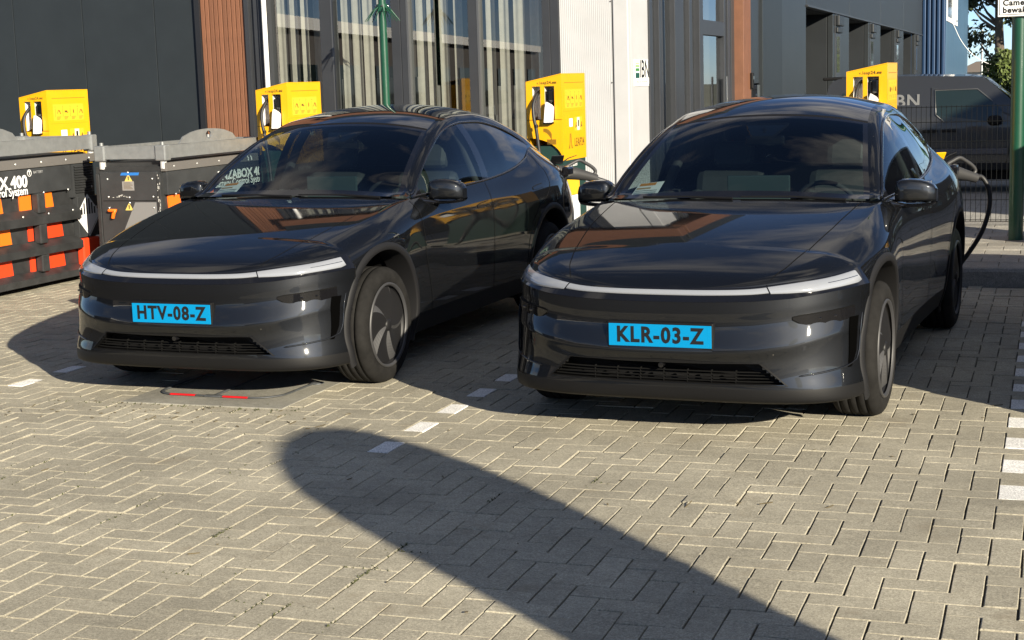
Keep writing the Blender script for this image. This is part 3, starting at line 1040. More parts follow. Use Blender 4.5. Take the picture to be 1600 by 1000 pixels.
def poly_on_front(poly, off, depth, name, mat, parent, sy=1, sub=6):
    """Polygon given in (y,z), laid on the fascia as a plate of its own thickness."""
    # triangulate as a fan of strips between upper and lower chains: poly = list of (y, zlow, zhigh)
    top, bot = [], []
    mb = MB()
    F, Bk = [], []
    for (y, zl, zh) in poly:
        # the lens stands upright whatever the bumper does around it
        pf, pb = front_pt(sy * y, .612, off), front_pt(sy * y, .612, off - depth)
        F.append([(pf.x, pf.y, zl + (zh - zl) * k / 3) for k in range(4)])
        Bk.append([(pb.x, pb.y, zl + (zh - zl) * k / 3) for k in range(4)])
    mb.grid(F, True, flip=(sy > 0))
    # rim
    loop_f = [F[i][0] for i in range(len(F))] + [F[-1][k] for k in range(1, 4)] + [F[i][3] for i in range(len(F) - 2, -1, -1)] + [F[0][k] for k in (2, 1)]
    loop_b = [Bk[i][0] for i in range(len(F))] + [Bk[-1][k] for k in range(1, 4)] + [Bk[i][3] for i in range(len(F) - 2, -1, -1)] + [Bk[0][k] for k in (2, 1)]
    n = len(loop_f)
    mb.add(loop_f + loop_b, [(i, (i + 1) % n, n + (i + 1) % n, n + i) for i in range(n)])
    return mb.build(name, mat, parent)

def band_pt(s, h, off):
    """Lamp band between fascia top (h=0) and bonnet edge (h=1); s = 0 at the centre, 1 at the lamp tip."""
    j = s * NCF
    a = FAS[:, -1]
    q = np.array([np.interp(j, range(NCF + 1), a[:, c]) for c in range(3)])
    # matching bonnet edge point at the same lateral y
    xs = XCOL[:iF + 1]; ly = np.array([LOW[i, N3, 1] for i in range(iF + 1)]); lz = np.array([LOW[i, N3, 2] for i in range(iF + 1)])
    # by arc fraction
    ar = np.concatenate([[0], np.cumsum(np.hypot(np.diff(xs), np.diff(ly)))]); ar /= ar[-1]
    e = np.array([np.interp(s, ar, xs), np.interp(s, ar, ly), np.interp(s, ar, lz)])
    p = q + (e - q) * h
    n = np.array([1.0, 0, 0]) if s < .02 else None
    d = .01
    q2 = np.array([np.interp(min(s + d, 1), ar, xs), np.interp(min(s + d, 1), ar, ly)]); q1 = np.array([np.interp(max(s - d, 0), ar, xs), np.interp(max(s - d, 0), ar, ly)])
    tt = q2 - q1; nn = np.array([tt[1], -tt[0]]); nn /= np.linalg.norm(nn)
    return (p[0] + nn[0] * off, p[1] + nn[1] * off, p[2])

def s_of_y(y):
    xs = XCOL[:iF + 1]; ly = np.array([LOW[i, N3, 1] for i in range(iF + 1)])
    ar = np.concatenate([[0], np.cumsum(np.hypot(np.diff(xs), np.diff(ly)))]); ar /= ar[-1]
    return float(np.interp(y, ly, ar))

def rbox(cx, cy, cz, sx, sy, sz, r, M=None):
    return MB().box(cx - sx / 2, cx + sx / 2, cy - sy / 2, cy + sy / 2, cz - sz / 2, cz + sz / 2, M=M, ch=r)

def make_car(label, group):
    root = empty("parked_car", (0, 0, 0), 0, label, "car", group)
    for s in (1, -1):
        SK.build("fender", "front_wing", paint, root, s); SK.build("quarter", "rear_wing", paint, root, s)
    SK.build("deck", "boot_lip", paint, root)
    SK.build("bonnet", "bonnet", paint, root)
    bump = SK.build("bumper", "front_bumper", paint, root)
    lip = SK.build("lip", "bumper_lip", blackplastic, root)
    SK.build("skirt", "side_skirt", blackplastic, root, 1)
    SK.build("skirt", "side_skirt", blackplastic, root, -1)
    doors = {}
    for s in (1, -1):
        doors[("f", s)] = SK.build("door_front", "front_door", paint, root, s)
        doors[("r", s)] = SK.build("door_rear", "rear_door", paint, root, s)
        SK.build("win_front", "side_window", sideglass, root, s)
        SK.build("win_rear", "side_window", glass_mat("privacy_glass", (0.04, 0.045, 0.047), ior=1.55), root, s)
        SK.build("pillar_trim", "pillar_trim", glossblack, root, s)
    for s in (1, -1): SK.build("pillars", "roof_rail", paint, root, s)
    ws = SK.build("windscreen", "windscreen", wsglass, root)
    SK.build("frit", "windscreen_border", glossblack, ws)
    rf = SK.build("roof", "glass_roof", roofglass, root)
    SK.build("header_gap", "roof_seam", blackplastic, rf)
    SK.build("hatch", "rear_hatch", roofglass, root)
    # tail: close the rear with simple rounded ends
    tail = MB()
    for cols in (LOW[-1], ):
        P = []
        for k in range(13):
            f = 1 - 2 * k / 12
            row = []
            for p in cols:
                row.append((-3.75 - .16 * math.sqrt(max(0, 1 - f * f)) * (1 if p[2] > .3 else .8), p[1] * f, p[2]))
            P.append(row)
        tail.grid(P, True)
    tail.build("rear_bumper", paint, root)
    dk = MB()
    P = []
    for k in range(13):
        f = 1 - 2 * k / 12
        P.append([(-3.75 - .16 * math.sqrt(max(0, 1 - f * f)), LOW[-1][-1][1] * f, LOW[-1][-1][2]), (-3.75, .53 * f, 1.165)])
    dk.grid(P, True)
    dk.build("boot_edge", glossblack, root)
    tl = MB().box(-3.90, -3.86, -.7, .7, .95, 1.0)
    tl.build("tail_light", redlens, root)

    # ---- lamp band
    hs = MB()
    ss = np.linspace(0, 1, 60)
    P = [[band_pt(s, h, .001) for h in (-.05, .25, .5, .75, 1.02)] for s in ss]
    Pm = [[(p[0], -p[1], p[2]) for p in r] for r in P]
    hs.grid(P, True, flip=True); hs.grid(Pm, True)
    hs.build("lamp_surround", glossblack, root)
    s0 = s_of_y(.495)
    lb = MB()
    P = []
    for s in np.linspace(-s0, s0, 41):
        a = abs(s)
        fr = [band_pt(a, h, o) for h, o in ((.46, .001), (.48, .006), (.66, .007), (.84, .006), (.88, .001))]
        P.append([(p[0], p[1] * (1 if s >= 0 else -1), p[2]) for p in fr])
    lb.grid(P, True, flip=True)
    lb.build("light_bar", lampwhite, root)
    for sy in (1, -1):
        hl = MB(); P = []
        for s in np.linspace(s0 + .006, .945, 26):
            k = (s - s0) / (.945 - s0)
            lo = .40 - .24 * min(1, k / .40)
            hi = .90 + .03 * k
            if k > .93: lo = lo + (k - .93) / .07 * .10
            fr = [band_pt(s, h, o) for h, o in ((lo, .001), (lo + .03, .007), ((lo + hi) / 2, .008), (hi - .03, .007), (hi, .001))]
            P.append([(p[0], p[1] * sy, p[2]) for p in fr])
        hl.grid(P, True, flip=(sy > 0))
        hl.build("headlight", lampwhite, root)
        # inner line of the lamp
        ln = MB(); P = []
        for s in np.linspace(s0 + (1 - s0) * .52, .935, 14):
            P.append([(lambda p: (p[0], p[1] * sy, p[2]))(band_pt(s, h, .0095)) for h in (.585, .625)])
        ln.grid(P, True, flip=(sy > 0))
        ln.build("lamp_crease", chrome, root)
        # fog lamp inset and a flat black strip painting the air slot's shade
        fl = [(.625, .604, .610), (.66, .580, .618), (.70, .569, .622), (.76, .570, .628), (.82, .578, .634), (.872, .590, .640)]
        f_o = poly_on_front([(y, a - .006, b + .005) for y, a, b in fl], .0045, .014, "lamp_bezel", pmat("bezel_black", (.003, .003, .003), rough=.6, spec=.1), root, sy)
        f_i = poly_on_front(fl, .0075, .014, "fog_lamp", lampclear, root, sy)
        for yy, zz in ((.74, .600), (.80, .606)):
            p = front_pt(sy * yy, zz, .0082)
            MB().box(p.x - .004, p.x + .001, p.y - .008, p.y + .008, p.z - .005, p.z + .005, ch=.002).build("lamp_element", pmat("lamp_chrome", (.14, .14, .15), rough=.15, metal=1.0), f_i)
        slot = [(.845, .36, .588), (.862, .362, .590), (.878, .40, .592)]
        vs = MB()
        P = []
        for z in np.linspace(.352, .592, 14):
            w_ = np.interp(z, [.352, .42, .592], [.012, .024, .030])
            yo = np.interp(z, [.352, .42, .592], [.868, .881, .886])
            P.append([tuple(front_pt(sy * (yo - w_ * k / 3), z, .0055)) for k in range(4)])
        vs.grid(P, True, flip=(sy < 0))
        vs.build("air_slot_shade", pmat("slot_shade_black", (0.0015, .0015, .0015), rough=1.0, spec=0.0), root)
        # raised lower edge of the corner
        ed = []
        for k in np.linspace(0, 1, 18):
            y = .66 + (.865 - .66) * k
            z = np.interp(k, [0, .5, .9, 1], [.331, .343, .356, .366])
            ed.append(front_pt(sy * y, z, .003))
        for z in np.linspace(.38, .60, 10):
            ed.append(front_pt(sy * np.interp(z, [.38, .42, .60], [.884, .892, .898]), z, .003))
        MB().tube(ed, [.002] + [.0045] * (len(ed) - 2) + [.003], 8).build("corner_edge", paint, root)
        # wheel-arch cladding
        for xw, nm in ((0.0, "front"), (-2.89, "rear")):
            P = []
            for a in np.linspace(-22, 202, 61):
                ca, sa = math.cos(math.radians(a)), math.sin(math.radians(a))
                row = []
                for r, dy in ((.446, -.16), (.446, -.006), (.450, .004), (.470, .006), (.490, .004), (.494, -.004)):
                    x, z = xw + r * ca, .35 + r * sa
                    y = surf_y(x, max(z, .215)) if dy > -.1 else surf_y(xw + .47 * ca, max(.35 + .47 * sa, .215))
                    row.append((x, sy * (y + dy), z))
                P.append(row)
            MB().grid(P, True, flip=(sy > 0)).build("arch_cladding", cladplastic, root)
            ln = MB()
            P = []
            for a in np.linspace(-25, 205, 25):
                ca, sa = math.cos(math.radians(a)), math.sin(math.radians(a))
                P.append([(xw + .455 * ca, sy * y, .35 + .455 * sa) for y in (.50, .80)])
            ln.grid(P, True)
            ln.add([(xw + .455 * math.cos(t), sy * .50, .35 + .455 * math.sin(t)) for t in np.linspace(-.4, PI + .4, 20)], [tuple(range(20))])
            ln.build("wheel_well", gapmat, root)
        # panel gaps
        def gap_line(line, z0, z1, door):
            pts, nn = [], []
            for z in np.linspace(z0, z1, 26):
                x = xat(line, z)
                pts.append((x, sy * surf_y(x, z), z)); nn.append((0, sy, .1 + max(0, z - .86) * 5))
            strip_on(pts, .0060, "door_gap", gapmat, door, .0035, nn)
        gap_line(DOOR_F, .335, 1.04, doors[("f", sy)])
        gap_line(DOOR_M, .335, 1.07, doors[("f", sy)])
        pts, nn = [], []
        for k in np.linspace(0, 1, 40):
            z = .335 + k * .86
            x = xat(DOOR_R, z); pts.append((x, sy * surf_y(x, z), z)); nn.append((0, sy, .25))
        strip_on(pts, .0065, "door_gap", gapmat, doors[("r", sy)], .0022, nn)
        # bonnet gap
        pts, nn = [], []
        for x in np.linspace(.752, -.62, 40):
            y = hood_line(x)
            pts.append((x, sy * y, hood_z(x, y))); nn.append((.2, sy * .25, 1))
        strip_on(pts, .0038, "bonnet_gap", gapmat, root, .0018, nn)
        # bumper/fender gap behind the lamp tip
        pts, nn = [], []
        for k in np.linspace(0, 1, 8):
            x = .352 + .02 * k; z = .80 - .13 * k
            pts.append((x, sy * (surf_y(x, z)), z)); nn.append((.3, sy, 0))
        strip_on(pts, .005, "bumper_gap", gapmat, bump, .002, nn)
        # flush handles
        for (hx, hz), d in (((-1.63, .925), doors[("f", sy)]), ((-2.66, .972), doors[("r", sy)])):
            for nm, w_, h_, o_, m_ in (("handle_recess", .215, .034, .001, gapmat), ("door_handle", .205, .026, .0045, paint)):
                P = []
                for k in range(9):
                    x = hx + w_ / 2 - w_ * k / 8
                    hh = h_ * (.62 + .38 * min(1, k / 8 * 3))
                    P.append([(x, sy * (surf_y(x, hz + hh * t + .012 * (k / 8)) + o_), hz + hh * t + .012 * (k / 8)) for t in (-.5, 0, .5)])
                MB().grid(P, True, flip=(sy > 0)).build(nm, m_, d)
        # window trim
        pts = [(x, sy * (float(R5y(x)) + .006), float(R5z(x)) + .004) for x in np.linspace(-.68, -3.08, 50)]
        MB().tube(pts, [.0065] * 44 + [.005, .004, .003, .002, .0015, .001], 8).build("window_trim", pmat("satin_trim", (.10, .10, .11), rough=.25, metal=.9), root)
        pts = [(x, sy * (float(G1y(x)) + .003), float(G1z(x)) + .002) for x in np.linspace(-.68, -3.08, 60)]
        MB().tube(pts, [.008] * 52 + [.007, .006, .005, .004, .003, .002, .0015, .001], 8).build("window_frame", glossblack, root)
        # black triangle at the mirror foot
        P = [[(x, sy * (float(R5y(x)) + .012 + (float(G1y(x)) - float(R5y(x))) * t), float(R5z(x)) + (float(G1z(x)) - float(R5z(x))) * t) for t in (0, .5, 1)] for x in np.linspace(-.66, -.80, 6)]
        MB().grid(P, True, flip=(sy < 0)).build("mirror_foot", glossblack, root)
        # door mirror
        mr = MB(); P = []
        prof = [(.845, .60, .70, 1.076), (.855, .84, .90, 1.086), (.88, .97, .99, 1.092), (.93, 1.0, 1.0, 1.093), (.98, 1.0, .96, 1.090), (1.02, .95, .88, 1.084), (1.05, .82, .76, 1.075), (1.066, .52, .52, 1.062)]
        for y, kx, kz, zc in prof:
            row = []
            for a in np.linspace(0, 2 * PI, 25):
                c, s = math.cos(a), math.sin(a)
                e = .42
                px = math.copysign(abs(c) ** e, c); pz = math.copysign(abs(s) ** e, s)
                hx = .085 * kx if px > 0 else .050 * kx
                row.append((-.905 - .18 * (y - .85) + px * hx, sy * y, zc + pz * .064 * kz))
            P.append(row)
        mr.grid(P, True, flip=(sy > 0))
        mr.add(P[0], [tuple(range(24))]); mr.add(P[-1], [tuple(range(24))])
        mo = mr.build("door_mirror", paint, root)
        P2 = []
        for y, kx, kz, zc in prof[1:]:
            row = []
            for a in np.linspace(0, 2 * PI, 17):
                row.append((-.905 - .18 * (y - .85) + math.cos(a) * .080 * kx, sy * (y - .003), 1.006 + (1 - kz) * .05 + math.sin(a) * .010))
            P2.append(row)
        MB().grid(P2, True, flip=(sy > 0)).build("mirror_base", glossblack, mo)
        MB().box(-.955, -.945, min(sy * .875, sy * 1.035), max(sy * .875, sy * 1.035), 1.02, 1.145, ch=.004).build("mirror_glass", pmat("mirror_silver", (.8, .8, .8), rough=.02, metal=1.0), mo)
        MB().tube([(-.76, sy * .80, 1.035), (-.80, sy * .84, 1.022), (-.88, sy * .90, 1.006)], [.022, .018, .014], 10).build("mirror_arm", glossblack, mo)
    # ---- grille
    gz0, gz1 = .287, .393
    bk = MB()
    ins = MB(); P = []
    outline = [(-.605, gz0), (-.48, gz1), (.48, gz1), (.605, gz0)]
    def ring_pts(off, n=14):
        o = []
        for a, b in zip(outline, outline[1:] + outline[:1]):
            for k in range(n):
                y = a[0] + (b[0] - a[0]) * k / n; z = a[1] + (b[1] - a[1]) * k / n
                o.append(front_pt(y, z, 0) + Vector((off, 0, 0)))
        return o
    a, b = ring_pts(.002), ring_pts(-.11)
    n = len(a)
    ins.add(a + b, [(i, (i + 1) % n, n + (i + 1) % n, n + i) for i in range(n)])
    ins.add(b, [tuple(range(n))])
    gr = ins.build("grille_recess", blackplastic, root)
    fr = MB()
    rp = ring_pts(.003)
    cen = Vector((0, 0, .34))
    outer = []
    for p in rp:
        d = Vector((0, p.y - 0, (p.z - .34) * 3)); d.normalize()
        q = front_pt(p.y + d.y * .012, min(max(p.z + d.z * .012, .27), .44), .0025)
        outer.append(q)
    fr.add(rp + outer, [(i, (i + 1) % n, n + (i + 1) % n, n + i) for i in range(n)], True)
    fr.build("grille_surround", blackplastic, root)
    for z in (.299, .314, .329, .344):
        w_ = .595 - (z - gz0) / .106 * .125
        pts = [front_pt(y, z) + Vector((-.045, 0, 0)) for y in np.linspace(-w_, w_, 25)]
        m = MB()
        P = [[(p.x, p.y, p.z - .0025), (p.x + .012, p.y, p.z - .0012), (p.x + .012, p.y, p.z + .0012), (p.x, p.y, p.z + .0025)] for p in pts]
        m.grid(P, False).build("grille_slat", gapmat, gr)
    for y in (-.36, -.24, -.12, 0, .12, .24, .36):
        p = front_pt(y, .33)
        MB().box(p.x - .06, p.x - .038, y - .002, y + .002, .290, .350).build("grille_bar", gapmat, gr)
    p = front_pt(0, .385)
    cm = MB(); cm.tube([(p.x - .03, 0, .377), (p.x + .004, 0, .374)], [.016, .013], 14)
    cm.build("parking_camera", glossblack, root)
    # ---- plate holder
    px = front_pt(0, .521).x
    MB().box(px - .03, px + .014, -.268, .268, .455, .587, ch=.006).build("plate_holder", blackplastic, root)
    pl = MB().box(px + .014, px + .0175, -.260, .260, .466, .576, ch=.0015).build("number_plate", plateblue, root)
    # ---- wheels
    tmesh, rim, cov, fac, ring, cap = wheel_mesh_parts()
    wl = None
    for xw in (0.0, -2.89):
        for s in (1, -1):
            if wl is None:
                w0 = tmesh.build("wheel", rubber, root)
                rim.build("wheel_rim", covermat, w0); cov.build("wheel_cover", covermat, w0)
                fac.build("cover_facets", alloymat, w0); ring.build("cover_ring", pmat("cover_edge", (.035, .035, .037), rough=.5), w0); cap.build("hub_cap", covermat, w0)
                wl = w0; w = w0
            else:
                w = wl.copy(); COL.objects.link(w); w.parent = root
                for ch in wl.children:
                    c = ch.copy(); COL.objects.link(c); c.parent = w
            w.location = (xw, s * .822, .346)
            w.rotation_euler = (-s * PI / 2, .35 if s > 0 else 1.0, 0)
            w.rotation_euler = Euler((-PI / 2 if s > 0 else PI / 2, 0, 0))
    # ---- underside and blockers
    ub = MB().box(-3.65, .44, -.80, .80, .20, .26); ub.box(.44, .70, -.60, .60, .20, .26)
    ub.box(-.46, .62, -.50, .50, .24, .70)
    ub.box(-3.5, -2.4, -.48, .48, .24, .80)
    ub.box(-2.42, -.46, -.86, .86, .215, .40)
    ub.build("underbody", gapmat, root)
    # ---- cabin
    d = MB()
    d.grid([[(x, y, z) for y in np.linspace(-.70, .70, 9)] for x, z in ((-.66, 1.045), (-.85, 1.035), (-1.02, 1.02), (-1.10, .99), (-1.13, .90), (-1.06, .60))], True)
    d.box(-1.9, -1.05, -.12, .12, .42, .70, ch=.03)
    d.build("dashboard", interior, root)
    MB().box(-1.145, -1.125, -.19, .19, .965, 1.165, ch=.006).build("touch_screen", screenmat, root)
    sw = MB()
    ctr = Vector((-1.30, .37, .965)); ax = Vector((-.90, 0, .42)).normalized(); u = Vector((0, 1, 0)); vv = ax.cross(u)
    sw.tube([ctr + u * .18 * math.cos(t) + vv * .165 * math.sin(t) for t in np.linspace(0, 2 * PI, 33)[:-1]], .015, 8, closed=True)
    sw.box(-.03, .03, -.165, .165, -.02, .02, M=Matrix.Translation(ctr)); sw.tube([ctr, ctr + Vector((.25, 0, -.12))], .035, 10)
    sw.build("steering_wheel", interior, root)
    for s in (1, -1):
        st = MB()
        Mx = Matrix.Translation((-1.86, s * .37, .86)) @ Matrix.Rotation(-.32, 4, 'Y')
        st.box(-.07, .07, -.24, .24, -.34, .30, M=Mx, ch=.06)
        for ss_ in (-1, 1):
            st.box(-.03, .11, ss_ * .21 - .045, ss_ * .21 + .045, -.28, .16, M=Mx, ch=.04)
        st.box(-2.0, -1.38, s * .37 - .25, s * .37 + .25, .44, .58, ch=.06)
        so = st.build("front_seat", seatmat, root)
        hr = MB().box(-.05, .05, -.135, .135, .32, .50, M=Mx, ch=.045)
        hr.build("headrest", seatmat, so)
    rs = MB()
    Mx = Matrix.Translation((-2.72, 0, .86)) @ Matrix.Rotation(-.38, 4, 'Y')
    rs.box(-.07, .07, -.62, .62, -.34, .30, M=Mx, ch=.06)
    rs.box(-2.8, -2.25, -.62, .62, .44, .60, ch=.05)
    rs.build("rear_seat", seatmat, root)
    fl_ = MB().box(-3.5, -.62, -.78, .78, .38, .43)
    fl_.box(-3.5, -.62, .74, .80, .40, 1.02); fl_.box(-3.5, -.62, -.80, -.74, .40, 1.02)
    fl_.box(-.66, -.62, -.78, .78, .40, 1.03)
    for s in (1, -1):
        fl_.tube([(-1.82, s * .79, .45), (-1.84, s * .785, 1.05), (-1.87, s * .66, 1.34), (-1.88, s * .59, 1.45)], .035, 6)
    fl_.build("cabin_floor", interior, root)
    P = []
    for x in np.linspace(-1.47, -3.3, 12):
        w_ = float(G2y(x)) - .01; zc = float(GC(x)) - .05; ze = float(G2z(x)) - .035
        P.append([(x, y, zc - (zc - ze) * (abs(y) / w_) ** 2.2) for y in np.linspace(-w_, w_, 13)])
    MB().grid(P, True).build("headliner", interior, root)
    im = MB().box(-1.33, -1.30, -.12, .12, 1.335, 1.395, ch=.012)
    im.tube([(-1.31, 0, 1.39), (-1.28, 0, 1.44)], .012, 8)
    im.build("inside_mirror", glossblack, root)
    ch_ = MB()
    ch_.prism([(-.13, -1.37), (.13, -1.37), (.065, -1.22), (-.065, -1.22)], 0, .03)
    ch_.v = [(b_, a_, float(GC(b_)) - .045 + c_ * .6) for a_, b_, c_ in ch_.v]
    ch_.build("camera_housing", glossblack, root)
    # wipers
    for y0, y1 in ((.62, .02), (-.02, -.56)):
        wp = [(-.60, y0, hood_z(-.60, min(abs(y0), .7)) + .006), (-.635, (y0 + y1) / 2, 1.076), (-.63, y1, 1.078)]
        MB().tube(wp, [.009, .008, .005], 6).build("wiper", blackplastic, root)
    # open charging flap at the left rear corner
    cf = MB(); cf.box(-3.70, -3.54, .80, .855, .99, 1.075, ch=.02); cf.build("charge_port", glossblack, root)
    return root, pl, px

car_a, plate_a, plate_px = make_car("dark grey electric car plugged in beside the battery boxes, blue plate HTV-08-Z", "dark electric cars at the charging bays")
car_b = copy_tree(car_a)
tag(car_b, "dark grey electric car with blue plate KLR-03-Z, charging on its left rear corner")
car_c = copy_tree(car_a)
tag(car_c, "dark grey electric car in the bay past the dashed white line at the right edge")
POSE = {"A": (-4.6897, 8.4600, -1.60880), "B": (-1.7415, 8.1214, -1.63387), "C": (1.26, 8.42, -1.62)}
for o, k in ((car_a, "A"), (car_b, "B"), (car_c, "C")):
    o.location = (POSE[k][0], POSE[k][1], 0); o.rotation_euler = (0, 0, POSE[k][2])
def car_pt(k, x, y, z):
    X, Y, a = POSE[k]; c, s = math.cos(a), math.sin(a)
    return Vector((X + c * x - s * y, Y + s * x + c * y, z))
for o, s in ((car_a, "HTV-08-Z"), (car_b, "KLR-03-Z"), (car_c, "HVK-41-Z")):
    p = [c for c in o.children if c.name.startswith("number_plate")][0]
    text(s, .106, plateink, frame_m((plate_px + .0178, 0, .5205), (0, 1, 0), (0, 0, 1)), p, "plate_lettering", bold=.0036, sx=.90, spacing=1.16)
# ================================================================== yellow charging posts
yel = pmat("charger_yellow", (0.72, 0.36, 0.003), rough=0.38, coat=.15, var=.04, vscale=5)
yel2 = pmat("charger_sticker", (0.74, 0.42, 0.02), rough=0.45)
brownink = pmat("charger_print", (0.10, 0.055, 0.01), rough=0.6)
dgreen = pmat("charger_green", (0.012, 0.040, 0.034), rough=0.45)
whitepl = pmat("white_plastic", (0.80, 0.80, 0.79), rough=0.5)
holster = pmat("holster_grey", (0.62, 0.62, 0.61), rough=0.55)
cablem = pmat("cable_black", (0.016, 0.016, 0.017), rough=0.5)
connm = pmat("connector_plastic", (0.035, 0.035, 0.036), rough=0.5, bump=.05, bscale=250)
CH_W, CH_D, ZT, ZL_ = 0.36, 0.74, 1.67, 1.60      # heights above the pavement
def make_charger(label):
    r = empty("charging_station", (0, 0, 0), math.radians(-1.3), label, "charging station", "yellow charging stations along the facade")
    # local: x from -CH_W to 0 (right edge at 0), front face y=0, depth +y
    w, d = CH_W, CH_D
    zs = .845                                   # foot of the yellow hood
    fr = MB()
    # front skin with two openings, built as a frame of boxes 2 cm deep
    o1, o2 = (-.300, -.214), (-.176, -.072)
    zo1, zo0 = 1.562, 1.245
    def top(x): return ZL_ + (ZT - ZL_) * (x + w) / w
    def slab(x0, x1, z0, z1a, z1b, y0=0.0, y1=.022):
        v = [(x0, y0, z0), (x1, y0, z0), (x1, y1, z0), (x0, y1, z0), (x0, y0, z1a), (x1, y0, z1b), (x1, y1, z1b), (x0, y1, z1a)]
        fr.add(v, [(3, 2, 1, 0), (4, 5, 6, 7), (0, 1, 5, 4), (1, 2, 6, 5), (2, 3, 7, 6), (3, 0, 4, 7)])
    slab(-w, o1[0], zo0, top(-w), top(o1[0])); slab(o1[0], o1[1], zo1, top(o1[0]), top(o1[1])); slab(o1[1], o2[0], zo0, top(o1[1]), top(o2[0]))
    slab(o2[0], o2[1], zo1, top(o2[0]), top(o2[1])); slab(o2[1], 0, zo0, top(o2[1]), top(0))
    # lower front with the rounded green cut-out
    arc = [(-w, 1.07)] + [(-w + w * math.sin(a), zs + (1.07 - zs) * math.cos(a)) for a in np.linspace(.12, PI / 2, 14)]
    lowp = [(-w, zo0 - .004)] + arc + [(0, zo0 - .004)]
    lb_ = MB(); lb_.prism(lowp, 0, .020, M=Matrix(((1, 0, 0, 0), (0, 0, 1, .001), (0, 1, 0, 0), (0, 0, 0, 1))))
    hood = fr.build("hood_front", yel, r)
    lb_.build("lower_front", yel, r)
    sd = MB()
    sd.add([(0, .0215, zs), (0, d, zs), (0, d, ZT), (0, .0215, ZT), (-.02, .0215, zs), (-.02, d, zs), (-.02, d, ZT), (-.02, .0215, ZT)],
           [(0, 1, 2, 3), (7, 6, 5, 4), (3, 2, 6, 7), (0, 4, 5, 1), (1, 5, 6, 2), (0, 3, 7, 4)])
    sd.add([(-w, .0215, .95), (-w, d, .95), (-w, d, ZL_), (-w, .0215, ZL_), (-w + .02, .0215, .95), (-w + .02, d, .95), (-w + .02, d, ZL_), (-w + .02, .0215, ZL_)],
           [(3, 2, 1, 0), (4, 5, 6, 7), (2, 3, 7, 6), (1, 0, 4, 5), (1, 5, 6, 2), (0, 3, 7, 4)])
    sd.add([(-w, 0.0, ZL_ + .001), (0, 0.0, ZT + .001), (0, d, ZT + .001), (-w, d, ZL_ + .001), (-w, .0, ZL_ + .009), (0, .0, ZT + .009), (0, d, ZT + .009), (-w, d, ZL_ + .009)],
           [(3, 2, 1, 0), (4, 5, 6, 7), (0, 1, 5, 4), (1, 2, 6, 5), (2, 3, 7, 6), (3, 0, 4, 7)])
    sd.box(-w + .02, -.02, d - .02, d, .9, ZL_)
    side = sd.build("hood_side", yel, r)
    gb = MB().box(-w + .004, -.004, .024, d - .03, 0.0, .99)
    gb.build("lower_body", dgreen, r)
    MB().box(-w - .02, .02, -.02, d + .02, -.10, .03, ch=.008).build("foundation", conc, r)
    # seams
    MB().box(-w + .002, -.001, -.001, .003, zo0 - .005, zo0 - .001).build("hood_seam", gapmat, hood)
    MB().box(-.002, .0012, .09, d - .06, ZT - .082, ZT - .078).build("side_seam", brownink, side)
    MB().box(-.002, .0012, .04, d - .03, 1.315, 1.318).build("side_seam", pmat("seam_dark_yellow", (.45, .27, .006), rough=.5), side)  # seam line in a darker yellow than the hood
    # openings: white lined recesses
    for (a, b), nm in ((o1, 1), (o2, 2)):
        rc = MB()
        y1 = .15
        rc.add([(a, .0225, zo0), (a, y1, zo0 + .03), (a, y1, zo1), (a, .0225, zo1)], [(0, 1, 2, 3)])
        rc.add([(b, .0225, zo0), (b, y1, zo0 + .03), (b, y1, zo1), (b, .0225, zo1)], [(3, 2, 1, 0)])
        rc.add([(a, .0225, zo1), (a, y1, zo1), (b, y1, zo1), (b, .0225, zo1)], [(0, 1, 2, 3)])
        rc.add([(a, y1, zo0), (b, y1, zo0), (b, y1, zo1), (a, y1, zo1)], [(0, 1, 2, 3)])
        rc.build("handset_recess", whitepl if nm == 1 else holster, r)
    # white holder tongue in the right opening and the black plug above it
    hp = MB(); hp.prism([(o2[0] + .008, 1.215), (o2[1] - .014, 1.215), (o2[1] - .002, 1.36), (o2[1] - .022, 1.385), (o2[0] + .035, 1.412), (o2[0] + .022, 1.36)], -.052, -.012,
                        M=Matrix(((1, 0, 0, 0), (0, 0, 1, 0), (0, 1, 0, 0), (0, 0, 0, 1))))
    hp.build("plug_holder", whitepl, r)
    MB().box(o2[0] + .0, o2[1] - .01, -.052, .02, 1.205, 1.222, ch=.004).build("holder_foot", blackplastic, r)
    pg = MB(); pg.box(o2[0] + .03, o2[1] - .004, .0, .13, 1.41, 1.535, ch=.018)
    pg.tube([(o2[0] + .06, .02, 1.45), (o2[0] + .066, .09, 1.39)], .022, 10)
    pg.build("plug", glossblack, r)
    ho = (o1[0] + o1[1]) / 2
    cp = smooth_path([(ho + .02, .10, 1.52), (ho + .004, .03, 1.49), (ho - .012, -.045, 1.40), (ho - .004, -.075, 1.28), (ho + .018, -.075, 1.16), (ho + .035, -.07, 1.0), (ho + .055, -.065, .80), (ho + .07, -.08, .45), (ho + .06, -.12, .06), (ho + .03, -.26, .024)], 5)
    MB().tube(cp, .0165, 10).build("charging_cable", cablem, r)
    MB().tube([(ho + .016, -.075, 1.20), (ho + .02, -.075, 1.17)], .021, 10).build("cable_clip", blackplastic, r)
    # print
    F = lambda x, z, y=-.0012: frame_m((x, y, z), (1, 0, 0), (0, 0, 1))
    S = lambda y, z, x=.0012: frame_m((x, y, z), (0, 1, 0), (0, 0, 1))
    Mr = frame_m((-.185, -.0015, 1.594), (1, 0, .06), (0, 0, 1))
    text("www.leap24.eu", .040, brownink, Mr, hood, "web_address", bold=.0006, spacing=1.12, extrude=.0004)
    # hatched E on the lower front
    ht = MB()
    for k in range(11):
        x = -.155 + k * .0085
        ht.box(x, x + .0042, -.0012, .0005, 1.005, 1.055)
